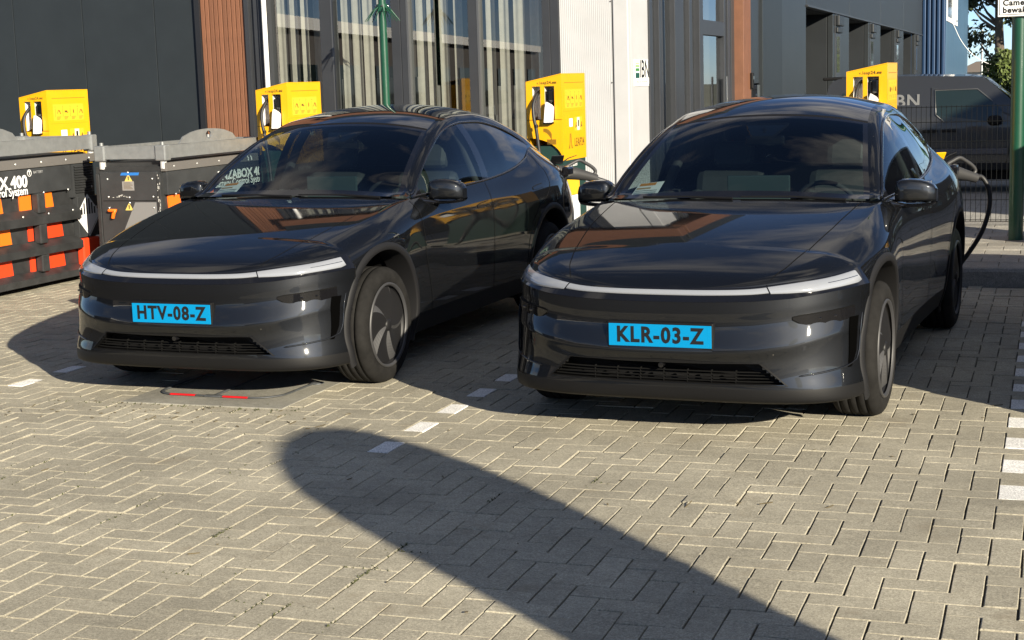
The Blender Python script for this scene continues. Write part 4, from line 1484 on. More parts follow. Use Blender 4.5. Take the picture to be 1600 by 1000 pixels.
    for k in range(10):
        a = k / 9
        x = -.19 + k * .0085
        z1 = 1.075 + .085 * math.sqrt(max(0, 1 - (a - .15) ** 2 * 1.1)); z0 = z1 - (.03 + .035 * a)
        ht.box(x, x + .0042, -.0012, .0005, z0, z1)
    tag(ht.build("hatched_mark", brownink, r), kind="stuff")
    MB().box(.0002, .0012, .10, .64, 1.345, 1.525, ch=.0).build("instruction_sticker", yel2, side)
    for k in range(4):
        y = .135 + k * .132
        text(str(k + 1), .028, brownink, S(y, 1.495, .0014), side, "step_number", extrude=.0003)
        text("|", .10, brownink, S(y, 1.44, .0014), side, "step_rule", extrude=.0003, sx=.4)
        ic = MB()
        if k in (0, 3):
            ic.tube([(.0018, y + .035, 1.425), (.0018, y + .055, 1.462), (.0018, y + .07, 1.445)], .0035, 6); ic.tube([(.0018, y + .068, 1.46), (.0018, y + .088, 1.42)], .005, 6)
        elif k == 1:
            ic.box(.0013, .0022, y + .035, y + .075, 1.435, 1.455); ic.box(.0013, .0022, y + .07, y + .09, 1.43, 1.441)
        else:
            ic.box(.0013, .0022, y + .05, y + .066, 1.425, 1.46); ic.box(.0013, .0022, y + .054, y + .062, 1.462, 1.468)
        ic.build("step_icon", brownink, side)
        tl_ = MB()
        for q in range(3): tl_.box(.0013, .0018, y + .022, y + .095 - .012 * q, 1.385 - q * .012, 1.389 - q * .012)
        tag(tl_.build("step_text", brownink, side), kind="stuff")
    MB().box(.0002, .0014, .215, .32, 1.165, 1.245).build("white_label", whitepl, side)
    MB().box(.0002, .0014, .375, .62, 1.12, 1.255).build("warning_label", yel2, side)
    MB().box(.0014, .0024, .455, .535, 1.125, 1.25).build("white_label", pmat("label_cream", (.82, .78, .55), rough=.5), side)
    MB().box(.0024, .0032, .478, .513, 1.16, 1.225).build("pictogram", plateink, side)
    for yy in (.405, .57):
        MB().tube([(.002, yy, 1.15), (.002, yy + .02, 1.20), (.002, yy + .03, 1.16)], .006, 6).build("pictogram", brownink, side)
    lg = MB()
    for s_ in (-1, 1):
        lg.prism([(.245 + s_ * .006, 1.10), (.245 + s_ * .012, 1.02), (.245 + s_ * .03, .955), (.245 + s_ * .058, .955), (.245 + s_ * .03, 1.0), (.245 + s_ * .018, 1.10)] if s_ < 0 else
                 [(.245 + s_ * .018, 1.10), (.245 + s_ * .03, 1.0), (.245 + s_ * .058, .955), (.245 + s_ * .03, .955), (.245 + s_ * .012, 1.02), (.245 + s_ * .006, 1.10)],
                 .0004, .0016, M=Matrix(((0, 0, 1, 0), (1, 0, 0, 0), (0, 1, 0, 0), (0, 0, 0, 1))))
    lg.build("tower_logo", brownink, side)
    text("LEAP24", .115, brownink, S(.52, 1.005, .0014), side, "brand_lettering", extrude=.0004, sx=.86, bold=.0008)
    MB().box(-.003, -.0022, .12, .50, .50, .70).build("yellow_sticker", yel2, r)
    MB().box(-.003, -.0022, .12, .50, .24, .495).build("white_sticker", whitepl, r)
    text("snel laden", .07, whitepl, S(.31, .80, -.003), r, "lettering", extrude=.0004)
    return r
cs = make_charger("yellow charging station farthest left, half hidden by the galvanised beam of the battery box")
cs.location = (-10.27, 14.3, PAVE_Z)
for (x, lab) in ((-7.385, "yellow charging station behind the roof of the left car, before the white rain pipe"),
                 (-4.465, "yellow charging station before the white wall panels, showing LEAP24 on its side"),
                 (-1.425, "yellow charging station before the dark van, above the roof of the right car"),
                 (1.55, "yellow charging station added unseen beyond the right edge to shade the green sign pole")):
    c = copy_tree(cs); tag(c, lab); c.location = (x, 14.3, PAVE_Z) if x < 1 else (1.65, 13.72, PAVE_Z)  # last station is added out of view, set forward to shade the pole

# ------------------------------------------------------------------ connectors plugged into the cars, with their cables
def connector(key, label, cable):
    P0 = car_pt(key, -3.765, .69, 1.025)
    P1 = car_pt(key, -4.03, .935, .955)
    r = empty("charging_plug", P0, 0, label, "charging plug", "charging plugs in the cars")
    ax = (P1 - P0); L = ax.length; ax.normalize()
    up = (Vector((0, 0, 1)) - ax * ax.z).normalized()
    at = lambda t, h=0.0: ax * (t * L) + up * h
    b = MB()
    b.tube([at(-.05), at(.10), at(.16, .0), at(.45, .004), at(.75, .0), at(1.0, -.008)], [.050, .052, .060, .052, .040, .036], 14)
    b.build("plug_body", connm, r)
    h = smooth_path([at(.18, .045), at(.34, .085), at(.50, .118), at(.66, .105), at(.90, .070), at(.96, .045), at(.93, .02)], 4)
    MB().tube(h, .0145, 10).build("grip", connm, r)
    sd_ = ax.cross(up)
    if sd_.dot(Vector((0, -1, 0))) < 0: sd_ = -sd_
    xd = ax if ax.x > 0 else -ax
    text("HPC", .040, whitepl, frame_m(at(.62, .004) + Vector((0, -1, 0)) * .047, xd, up), r, "lettering", extrude=.0005, bold=.0006)
    pts = [at(.98, -.006)] + [Vector(q) - P0 for q in cable]
    MB().tube(smooth_path(pts, 8), .0175, 12).build("cable", cablem, r)
    # open flap above the port
    fq = MB(); fq.box(-.055, .055, -.005, .005, 0, .085, M=Matrix.Translation(at(-.06, .055)) @ Euler((.55, 0, .7)).to_matrix().to_4x4(), ch=.004)
    fl = fq.build("port_flap", yel if key == "B" else paint, r)
    MB().tube([at(.02, .06), at(.22, .12), at(.42, .155)], [.006, .004, .003], 6).build("flap_strut", blackplastic, r)
    return r
connector("B", "black charging plug in the right car with its thick cable hanging beside the rear wheel",
          [(-.52, 12.12, .955), (-.47, 12.14, .88), (-.455, 12.15, .75), (-.50, 12.15, .56), (-.60, 12.16, .38), (-.74, 12.2, .20), (-.92, 12.4, .035), (-1.1, 12.75, .03), (-1.28, 13.0, .14), (-1.45, 13.5, .175), (-1.55, 13.95, .175)])
connector("A", "black charging plug in the left car, seen before the charging station with LEAP24 lettering",
          [(-3.50, 12.5, .90), (-3.42, 12.55, .80), (-3.42, 12.6, .55), (-3.55, 12.65, .25), (-3.8, 12.8, .035), (-4.1, 13.0, .14), (-4.4, 13.5, .175), (-4.6, 13.95, .175)])

# ================================================================== battery boxes
bblack = pmat("box_black", (0.026, 0.027, 0.028), rough=0.45, var=.3, vscale=7, bump=.04, bscale=60)
bpanel = pmat("box_panel", (0.034, 0.036, 0.038), rough=0.42, var=.2, vscale=5)
galv = pmat("galvanised_steel", (0.27, 0.28, 0.28), rough=0.45, metal=.5, var=.10, vscale=14, detail=2)
stripm = pmat("box_trim_strip", (0.16, 0.15, 0.14), rough=.5, metal=.3)
orange = pmat("box_orange", (0.85, 0.16, 0.01), rough=0.45)
redor = pmat("box_red_orange", (0.72, 0.05, 0.012), rough=0.45)
hazw = pmat("hazard_white", (.78, .78, .77), rough=.5)
rivet = pmat("rivet_bright", (.6, .6, .58), rough=.35, metal=.6)
def battery_box(label, y0, y1, wd, txt, eye):
    """Long face towards +X at local x=0; near end towards -Y."""
    r = empty("battery_box", (0, 0, 0), 0, label, "battery unit", "black battery boxes by the charging bays")
    L = y1 - y0
    c = MB(); c.box(-wd - .03, -.06, y0 + .03, y1 - .03, .05 if txt > .5 else .185, 1.17); c.box(-wd, -.10, y0 + .06, y1 - .06, 1.17, 1.22)
    if txt < .5: c.box(-wd, -.08, y0 + .04, y0 + .5, 0, .18)
    body = c.build("casing", bblack, r)
    MB().box(-.06, -.012, y0 + .04, y1 - (.42 if txt > .5 else .04), .885, 1.115, ch=.004).build("upper_panel", bpanel, r)
    MB().box(-.062, -.004, y0 + .02, y1 - .02, 1.12, 1.205, ch=.004).build("trim_strip", stripm, r)
    if txt < .5:
        for q in (0, .06):
            MB().prism([(y1 - .42 + q, 1.135), (y1 - .405 + q, 1.135), (y1 - .405 + q, 1.16), (y1 - .425 + q, 1.185), (y1 - .44 + q, 1.185), (y1 - .42 + q, 1.158)], -.004, -.002, M=Matrix(((0, 0, 1, 0), (1, 0, 0, 0), (0, 1, 0, 0), (0, 0, 0, 1)))).build('white_mark', hazw, r)
    # louvred vent at the far end of the long face
    vt = None if txt < .5 else MB().box(-.06, -.012, y1 - .40, y1 - .05, .80, 1.115).build("vent_frame", bpanel, r)
    for k in range(11 if vt else 0):
        z = .835 + k * .0245
        MB().add([(-.011, y1 - .37, z), (-.011, y1 - .08, z), (.004, y1 - .08, z + .005), (.004, y1 - .37, z + .005), (-.011, y1 - .37, z + .018), (-.011, y1 - .08, z + .018)],
                 [(0, 1, 2, 3), (3, 2, 5, 4)]).build("louvre", bblack, vt)
    # sloped crash rails
    for z, dz in ((.60, .14), (.32, .12), (.06, .11))[:3 if txt > .5 else 2]:
        rp = [(-.05, z + dz), (.035, z + dz * .55), (.035, z), (-.05, z - .01)]
        b = MB(); b.prism(rp, y0, y1 - .36)
        b.v = [(p[0], p[2], p[1]) for p in b.v]
        b.build("crash_rail", bblack, r)
    # uprights between rails and the coloured panels behind
    k = 0
    y = y1 - 3.14 + .30
    for yb in (y1 - .95, y1 - 1.83, y1 - 2.71):
        if yb < y0 + .2: continue
        for z0, z1 in ((.70, .885), (.42, .60), (.16, .32)):
            MB().box(-.05, .03, yb - .055, yb + .055, z0, z1, ch=.012).build("upright", bblack, r)
    for gi, yb in enumerate((y1 - .95, y1 - 1.83, y1 - 2.71)):
        for z0, z1, m_, a_, b2 in (((.735, .878, orange, .07, .31), (.45, .61, redor, .06, .43), (.165, .32, redor, .09, .43)) if gi == 0 else ((.735, .878, orange, .07, .44), (.45, .61, orange, .07, .53), (.165, .32, redor, .21, .52))):
            if yb + b2 > y0 + .1:
                MB().add([(-.048, yb + a_, z0), (-.048, yb + b2 - .03, z0), (-.048, yb + b2 - .05, z1), (-.048, yb + a_ - .01, z1), (-.06, yb + a_, z0), (-.06, yb + b2 - .03, z0), (-.06, yb + b2 - .05, z1), (-.06, yb + a_ - .01, z1)],
                         [(0, 1, 2, 3), (4, 0, 3, 7), (1, 5, 6, 2), (3, 2, 6, 7), (0, 4, 5, 1)]).build("colour_panel", m_, r)
            if yb - .32 > y0 + .05:
                MB().box(-.06, -.047, yb - (.225 if z0 > .7 else .13), yb - .06, z0, z1).build("colour_panel", orange if z0 > .7 else redor, r)
    MB().box(-.06, .02, y1 - .335, y1 - .06, .10, .40, ch=.015).build("corner_panel", redor, r)
    MB().box(-.06, .002, y1 - .36, y1 - .02, .41, .80, ch=.004).build("end_panel", bpanel, r)
    # hazard diamond, class 9 pattern
    cy, cz, hs_ = y1 - .20, .615, .205
    X = .0035
    dm = MB(); dm.prism([(cy, cz - hs_), (cy + hs_, cz), (cy, cz + hs_), (cy - hs_, cz)], .0022, X, M=Matrix(((0, 0, 1, 0), (1, 0, 0, 0), (0, 1, 0, 0), (0, 0, 0, 1))))
    dmo = dm.build("hazard_diamond", hazw, r)
    for q in (-.105, -.063, -.021, .021, .063, .105):
        hh = hs_ - abs(q) - .022
        if hh > .02:
            MB().box(X, X + .0008, cy + q - .011, cy + q + .011, cz + .012, cz + hh).build("hazard_stripe", plateink, dmo)
    MB().tube([(X, cy - hs_ + .02, cz - .0), (X, cy, cz - hs_ + .02), (X, cy + hs_ - .02, cz)], .0022, 4).build("hazard_line", plateink, dmo)
    # lettering
    S = lambda y, z, x=-.0108: frame_m((x, y, z), (0, 1, 0), (0, 0, 1))
    text("ENZABOX 400", .150 if txt > .5 else .128, hazw, S(y1 - txt, 1.0, -.0115), r, "lettering", bold=.005, sx=1.06, extrude=.0008, align='RIGHT')
    text("Battery Control System", .106, hazw, S(y1 - txt, .918, -.0115), r, "lettering", bold=.0012, sx=.92, extrude=.0008, align='RIGHT')
    lg_ = MB().lathe([(.026, -.0004), (.026, .0008), (.032, .0008), (.032, -.0004)], 24, M=S(y1 - txt + .04, 1.075, -.0115)).build("round_logo", hazw, r)
    text("T", .045, hazw, S(y1 - txt + .04, 1.075, -.0115), lg_, "lettering", bold=.002, extrude=.0008)
    text("BATTERY", .034, pmat("print_grey", (.3, .3, .3), rough=.6), S(y1 - txt + .17, 1.077, -.0115), r, "lettering", extrude=.0008)
    rv = MB()
    for yy in np.arange(y0 + .15, y1 - .1, .38):
        for z in (1.165, .885, .69):
            rv.lathe([(0, .006), (.008, .004), (.011, 0)], 8, M=S(yy, z, -.003 if z > 1 else (.0 if z > .8 else .036)))
    tag(rv.build("rivets", rivet, r), kind="stuff")
    # near end panel
    ep = MB().box(-wd + .03, -.09, y0 - .004, y0 + .03, .20, 1.12, ch=.004).build("service_door", bpanel, r)
    E_ = lambda x, z: frame_m((x, y0 - .0048, z), (1, 0, 0), (0, 0, 1))
    MB().box(-wd + .05, -.11, y0 - .006, y0 - .003, .828, .834).build("door_seam", gapmat, ep)
    for x, z in ((-.387, 1.06), (-.397, .77)):
        w_ = MB(); w_.prism([(-.042, -.035), (.042, -.035), (0, .042)], 0, .001, M=E_(x, z)); wo = w_.build("warning_triangle", pmat("warning_yellow", (.62, .47, .12), rough=.5), ep)
        MB().prism([(-.004, -.022), (.004, -.022), (.006, .016), (-.006, .016)], .001, .0016, M=E_(x, z)).build("warning_bolt", plateink, wo)
    tp = MB().prism([(-.062, -.046), (.062, -.046), (.062, .046), (-.062, .046)], 0, .0012, M=E_(-.393, .98)).build("type_plate", pmat("plate_alu", (.33, .33, .32), rough=.4, metal=.4), ep)
    tl_ = MB()
    for q in range(6): tl_.box(-.048, .048 - .012 * (q % 3), -.030 + q * .012, -.026 + q * .012, .0012, .0018, M=E_(-.393, .98))
    tag(tl_.build("type_text", brownink, tp), kind="stuff")
    MB().prism([(-.10, -.014), (.09, -.014), (.10, .014), (-.085, .014)], 0, .0012, M=E_(-.37, 1.10)).build("blue_sticker", pmat("sticker_blue", (.02, .16, .50), rough=.5), ep)
    MB().prism([(-.24, -.30), (.16, -.30), (.16, .080), (-.06, .080)], 0, .0010, M=E_(-.27, .735)).build("grey_wedge", pmat("wedge_grey", (.19, .19, .19), rough=.5), ep)
    hg = MB(); hg.tube([E_(-.60, .735) @ Vector((0, 0, .02)), E_(-.52, .735) @ Vector((0, 0, .03)), E_(-.545, .71) @ Vector((0, 0, .03)), E_(-.565, .66) @ Vector((0, 0, .02))], .017, 8)
    hg.build("orange_hook", orange, ep)
    rv = MB()
    for x in (-wd + .11, -.14):
        for z in (1.05, .87, .76, .4): rv.lathe([(0, .006), (.007, .004), (.010, 0)], 8, M=E_(x, z))
    for z in (1.115, .865, .81): rv.lathe([(0, .006), (.007, .004), (.010, 0)], 8, M=E_(-.39, z))
    tag(rv.build("door_bolts", rivet, ep), kind="stuff")
    # scuffed corner posts
    for x in (-.075, -wd + .005):
        MB().box(x - .02, x + .02, y0 - .008, y0 + .06, .05, 1.10, ch=.006).build("corner_post", bblack, r)
    sc = MB(); rk = random.Random(3)
    for k in range(40):
        z = rk.uniform(.15, 1.08); x = -.075 + rk.gauss(0, .008); h = rk.uniform(.004, .03)
        sc.box(x - .003, x + .003, y0 - .0092, y0 - .0080, z, z + h)
    for k in range(14):
        z = .875 + rk.gauss(0, .010); x = -.47 + rk.gauss(0, .05)
        sc.box(x - rk.uniform(.004, .02), x + .004, y0 - .0056, y0 - .0042, z, z + .005)
    tag(sc.build("scuffs", pmat("scuff_white", (.5, .49, .46), rough=.8), r), kind="stuff")
    # galvanised lifting frame on stub posts
    def chan(a, b, name="beam"):
        a, b = Vector(a), Vector(b); d = (b - a); Ln = d.length; d.normalize()
        s = Vector((0, 0, 1)).cross(d)
        M = Matrix(((d.x, s.x, 0, a.x), (d.y, s.y, 0, a.y), (d.z, s.z, 1, a.z), (0, 0, 0, 1)))
        m = MB(); m.box(0, Ln, -.035, .035, 0, .010, M=M); m.box(0, Ln, -.035, .035, .118, .128, M=M); m.box(0, Ln, -.034, -.022, .0102, .1178, M=M); m.box(0, Ln, .022, .034, .0102, .1178, M=M)
        return m.build(name, galv, r)
    zb = 1.268 - .02
    b1 = chan((-.04, y0 + .10, zb), (-.04, y1 - .06, zb))
    chan((-wd + .04, y0 + .10, zb), (-wd + .04, y1 - .06, zb))
    chan((-wd + .005, y0 + .04, zb), (-.005, y0 + .04, zb)); chan((-wd + .005, y1 - .02, zb), (-.005, y1 - .02, zb))
    for x in (-wd + .04, -.04):
        for y in (y0 + .04, y1 - .03):
            MB().box(x - .055, x + .055, y - .048, y + .048, zb - .022, zb + .136, ch=.012).build("corner_bracket", galv, r)
            MB().tube([(x, y, zb + .13), (x, y, zb + .165)], .018, 8).build("bracket_bolt", galv, r)
            MB().tube([(x, y, zb - .10), (x, y, zb - .02)], .030, 12).build("stub_post", pmat("stub_light", (.55, .55, .54), rough=.45, metal=.3), r)
    # lifting eye
    ym = y0 + eye
    arc_ = [(ym + .50 * math.cos(a), zb + .129 + .135 * math.sin(a)) for a in np.linspace(0, PI, 25)]
    hole = [(ym + .048 * math.cos(a), zb + .200 + .040 * math.sin(a)) for a in np.linspace(0, PI, 13)]
    hole2 = [(ym + .048 * math.cos(a), zb + .200 + .040 * math.sin(a)) for a in np.linspace(PI, 2 * PI, 13)]
    e = MB()
    MX = Matrix(((0, 0, 1, -.04), (1, 0, 0, 0), (0, 1, 0, 0), (0, 0, 0, 1)))
    # upper half around the hole, then lower half
    ring_o = [arc_[k] for k in range(25)]
    base_l = [(ym - .50, zb + .129), (ym + .50, zb + .129)]
    n = 24
    hole_f = [(ym + .048 * math.cos(a), zb + .200 + .040 * math.sin(a)) for a in np.linspace(0, 2 * PI, 49)[:-1]]
    out_f = []
    for a in np.linspace(0, 2 * PI, 49)[:-1]:
        c_, s_ = math.cos(a), math.sin(a)
        # ray from the hole's centre to the outline
        t = 9
        if s_ < -1e-6: t = min(t, -.071 / s_)
        for k in range(400):
            tt = k * .0015
            yy, zz = tt * c_, .071 + tt * s_
            if zz < -1e-9 or (yy / .50) ** 2 + (max(zz, 0) / .135) ** 2 > 1:
                t = min(t, max(tt - .0015, .049)); break
        out_f.append((ym + t * c_, zb + .200 + t * s_))
    N_ = len(hole_f)
    v = [MX @ Vector((a, b, d)) for d in (-.008, .008) for a, b in hole_f] + [MX @ Vector((a, b, d)) for d in (-.008, .008) for a, b in out_f]
    fcs = []
    for k in range(N_):
        k2 = (k + 1) % N_
        fcs += [(k, k2, 2 * N_ + k2, 2 * N_ + k), (N_ + k2, N_ + k, 3 * N_ + k, 3 * N_ + k2), (2 * N_ + k, 2 * N_ + k2, 3 * N_ + k2, 3 * N_ + k), (k2, k, N_ + k, N_ + k2)]
    e.add(v, fcs).build("lifting_eye", galv, r)
    return r
bb1 = battery_box("black battery box at the left edge with orange panels between its crash rails", -3.3, 0, .86, 1.09, 1.65)
bb1.location = (-8.83, 13.02, 0)
bb2 = battery_box("black battery box beside the left car with warning triangles on its service door", 0, 1.86, .72, .10, .80)
bb2.location = (-7.775, 12.55, 0); bb2.scale = (1.03, 1.10, .93)
# ================================================================== office building: front facade (y = FY) and the wall that runs away from us
FY = 17.1
CX = -4.535
HB = 6.6
dpanel = pmat("facade_panel", (0.019, 0.024, 0.028), rough=0.48, var=.08, vscale=3, spec=.4)
dtrim = pmat("facade_trim", (0.036, 0.039, 0.045), rough=0.42, metal=.2, var=.08, vscale=3)
dtrim2 = pmat("facade_trim_light", (0.12, 0.125, 0.13), rough=0.35, metal=.5)
slatm = pmat("timber_slat", (0.175, 0.075, 0.040), rough=0.6, var=.18, vscale=9, stretch=(14, 14, 1), island=.12)
slatflat = pmat("timber_trim", (0.155, 0.068, 0.037), rough=0.6, var=.12, vscale=6)
whitew = pmat("white_cladding", (0.43, 0.435, 0.445), rough=0.45, var=.05, vscale=2.5)
facglass = glass_mat("facade_glass", (0.82, 0.84, 0.83), ior=1.7)
blindm = pmat("blind_fabric", (0.25, 0.245, 0.215), rough=0.9, var=.08, vscale=12)
roomdark = pmat("room_dark", (0.035, 0.034, 0.033), rough=.9)
refl_wall = pmat("reflection_wall_grey", (0.15, 0.15, 0.145), rough=.6)  # grey for the stand-in reflection blocks and an inner wall
bld = empty("office_building", (0, 0, 0), 0, "dark grey office building with timber slats, tall glazing and a white corner", "building")
Z0 = PAVE_Z - .05
def panel_wall(x0, x1, seams, z0, z1, mat, name, gap=.008, depth=.05):
    xs = [x0] + seams + [x1]
    for a, b in zip(xs, xs[1:]):
        MB().box(a + gap / 2, b - gap / 2, FY, FY + depth, z0, z1, ch=.003).build(name, mat, bld)
# dark sandwich panels at the left
panel_wall(-20.96, -10.02, [-12.69 - 1.035 * k for k in range(7, 0, -1)] + [-12.69, -11.655, -10.61], Z0, HB, dpanel, "wall_panel")
MB().box(-21, -10.0, FY + .05, FY + .12, Z0, HB).build("panel_backing", roomdark, bld)
MB().box(-10.015, -9.945, FY - .05, FY + .10, Z0, HB).build("corner_trim", pmat("trim_black", (.012, .013, .016), rough=.5), bld)
# timber slats
ns = 10
MB().box(-9.943, -9.33, FY + .012, FY + .06, Z0, HB).build("slat_backing", pmat("slat_backing_brown", (.05, .022, .014), rough=.8), bld)  # backing in a darker brown than the slats
sm_ = None
for k in range(ns):
    x = -9.940 + .0607 * k
    o = MB().box(0, .050, FY - .02, FY + .0118, Z0, HB, ch=.003).build("slat", slatm, bld) if sm_ is None else None
    if o is None:
        o = bpy.data.objects.new("slat", sm_); COL.objects.link(o); o.parent = bld
    sm_ = o.data
    o.location.x = x
# stepped metal frame left of the glazing
for a, b, y in ((-9.33, -9.27, -.05), (-9.268, -9.212, .0), (-9.21, -9.135, -.035), (-9.133, -9.0, -.06)):
    MB().box(a, b, FY + y, FY + .12, Z0, HB, ch=.002).build("window_post", dtrim, bld)
# posts and glass
posts = [(-8.33, -8.15, 1), (-7.405, -7.29, 0), (-7.284, -7.18, 1), (-6.44, -6.30, 1), (-5.54, -5.447, 0), (-5.443, -5.34, 0)]
for a, b, lip in posts:
    MB().box(a, b - (.03 if lip else 0), FY - .03, FY + .10, Z0, HB - .5, ch=.003).build("window_post", dtrim, bld)
    if lip: MB().box(b - .0298, b, FY - .034, FY + .10, Z0, HB - .5, ch=.002).build("post_edge", dtrim2, bld)
panes = [(-9.0, -8.33), (-8.15, -7.405), (-7.18, -6.44), (-6.30, -5.54)]
for a, b in panes:
    MB().add([(a, FY + .03, Z0 + .12), (b, FY + .03, Z0 + .12), (b, FY + .03, HB - .55), (a, FY + .03, HB - .55)], [(0, 1, 2, 3)]).build("window_pane", facglass, bld)
    MB().box(a, b, FY - .02, FY + .08, Z0, Z0 + .12).build("window_sill", dtrim, bld)
    MB().box(a, b, FY - .02, FY + .08, HB - .55, HB - .5).build("window_head", dtrim, bld)
# room behind
rm = MB(); rm.box(-9.3, -5.3, FY + 4.5, FY + 4.6, Z0, HB); rm.box(-9.4, -9.3, FY + .1, FY + 4.6, Z0, HB); rm.box(-5.3, -5.2, FY + .16, FY + 4.6, Z0, HB)
rm.box(-9.3, -5.3, FY + .12, FY + 4.6, Z0 - .05, Z0 + .02); rm.box(-9.3, -5.3, FY + .12, FY + 4.6, HB - .5, HB - .4)
rm.build("room_interior", roomdark, bld)
# white profiled panels (fine vertical ribs), seam, and the smooth corner piece
def ribbed(x0, x1, z0, z1, y, pitch=.022):
    n = int((x1 - x0) / pitch); P = []
    for k in range(n + 1):
        xa = x0 + (x1 - x0) * k / n
        for dx, dy in ((0, 0), (.008, 0), (.010, .0022), (.016, .0022), (.018, 0)):
            if k < n: P.append((xa + dx, y + dy))
    P.append((x1, y))
    return [[(a, b, z) for a, b in P] for z in (z0, z1)]
m = MB(); m.grid(ribbed(-5.335, -4.727, Z0, 5.3, FY - .01), False, flip=True); m.box(-5.335, -4.727, FY - .0065, FY + .10, Z0, 5.3)
m.build("white_panel", whitew, bld)
MB().box(-4.7265, -4.7135, FY + .0, FY + .10, Z0, 5.3).build("panel_joint", dtrim, bld)
MB().box(-4.713, CX, FY - .012, FY + .10, Z0, 5.3, ch=.012).build("white_corner", whitew, bld)
for z in (1.72, 2.62):
    MB().lathe([(0, .008), (.006, .006), (.009, 0)], 8, M=frame_m((-4.735, FY - .0105, z), (1, 0, 0), (0, 0, 1))).build("panel_screw", dtrim, bld)
# timber band over the glazing and the white panels, dark storey above
MB().box(-9.33, CX + .25, FY - .28, FY + .1, 5.3, 5.95, ch=.01).build("timber_band", slatflat, bld)
MB().box(-9.33, CX + .20, FY - .24, FY + .1, 5.951, HB, ch=.01).build("roof_edge", dpanel, bld)
MB().box(-21, -9.335, FY - .02, FY + .2, HB + .001, HB + .08, ch=.01).build("roof_edge", dtrim, bld)
MB().box(-20.9, CX - .3, FY + .2, FY + 22, HB - .42, HB - .30).build("roof", roomdark, bld)

# ---- the receding wall; local frame: x outwards, y along the wall, z up
SA = math.radians(0.5)
SM = Matrix.Translation((CX, FY, 0)) @ Matrix.Rotation(SA, 4, 'Z')
def sbox(name, mat, x0, x1, y0, y1, z0, z1, ch=.003, parent=None):
    return MB().box(x0, x1, y0, y1, z0, z1, M=SM, ch=ch).build(name, mat, parent or bld)
ZS = -.12
sbox("white_corner", whitew, -.10, .0, .101, .91, ZS, 5.3, .004)
# tall glazing with frames
frames = [(.912, 1.07, .02), (1.36, 1.50, .03), (1.57, 1.70, .02), (2.20, 2.71, .035), (3.12, 3.30, .02), (3.62, 3.74, .05), (5.62, 5.80, .05), (6.05, 6.28, .02)]
for a, b, o in frames:
    sbox("window_post", dtrim, -.10, o, a, b, ZS, 5.3)
    sbox("post_edge", dtrim2, -.10, o - .006, b + .0005, b + .03, ZS, 5.3)
fills = [(1.07, 1.36), (1.50, 1.57), (1.73, 2.20), (2.74, 3.12), (3.30, 3.62), (3.74, 5.62), (5.80, 6.05)]
for a, b in fills:
    MB().add([(-.03, a, ZS), (-.03, b, ZS), (-.03, b, 5.3), (-.03, a, 5.3)], [(0, 1, 2, 3)], M=SM).build("window_pane", facglass, bld)
# glazed door with its rails, inside that bay
dr = sbox("entrance_door", dtrim, -.09, .03, 3.80, 3.96, ZS, 5.2)
sbox("door_rail", dtrim, -.09, .028, 3.96, 5.56, 2.32, 2.52, parent=dr)
sbox("door_rail", dtrim, -.09, .028, 3.96, 5.56, ZS, .35, parent=dr)
sbox("door_stile", dtrim, -.09, .03, 5.44, 5.60, ZS, 5.2, parent=dr)
MB().tube([SM @ Vector((.075, 5.36, .75)), SM @ Vector((.075, 5.36, 1.75))], .016, 8).build("door_handle", chrome, dr)
# light strips of wall seen through the glazing
MB().box(-.6, -.5, 2.75, 3.15, ZS, 5.0, M=SM).build("inner_wall", refl_wall, bld)
MB().box(-.9, -.8, 4.4, 5.5, ZS, 5.0, M=SM).build("inner_wall", pmat("inner_grey", (.2, .2, .19), rough=.8), bld)
MB().box(-.62, -.55, 1.5, 1.95, 1.30, 1.62, M=SM).build("green_notice", pmat("notice_green", (.10, .42, .08), rough=.5), bld)
MB().box(-3.2, -3.1, .95, 6.3, ZS, 5.3, M=SM).build("room_interior", roomdark, bld)
MB().box(-3.2, -.1, 6.27, 6.30, ZS, 5.3, M=SM).build("room_interior", roomdark, bld)
# timber post, then grey panels
sbox("timber_post", slatflat, -.10, .16, 6.285, 6.90, ZS, 5.3, .006)
sbox("timber_band", slatflat, -.1, .25, .26, 6.9, 5.3, 5.95, .01)
sbox("roof_edge", dpanel, -.1, .20, .26, 45.3, 5.951, HB, .01)
wallp = pmat("facade_panel_grey", (0.026, 0.030, 0.033), rough=0.42, var=.10, vscale=2.0, metal=.25)
wallq = pmat("facade_panel_mid", (0.021, 0.024, 0.027), rough=0.46, var=.10, vscale=2.0, metal=.2)
sbox("window_panel", wallp, -.10, -.02, 6.92, 8.78, 1.62, 5.9)
sbox("window_panel", pmat("panel_pale", (.085, .092, .095), rough=.3, metal=.3), -.10, -.015, 6.95, 8.74, ZS, 1.59)
sbox("wall_panel", dpanel, -.10, .02, 8.80, 10.86, ZS, 5.9)
sbox("wall_panel", wallp, -.10, .01, 10.88, 13.9, ZS, 5.9)
LZ = 3.08
rec = [(13.94, 18.0), (21.17, 25.5), (28.88, 33.4), (36.77, 41.5)]
ends = [21.15, 28.86, 36.75, 45.3]
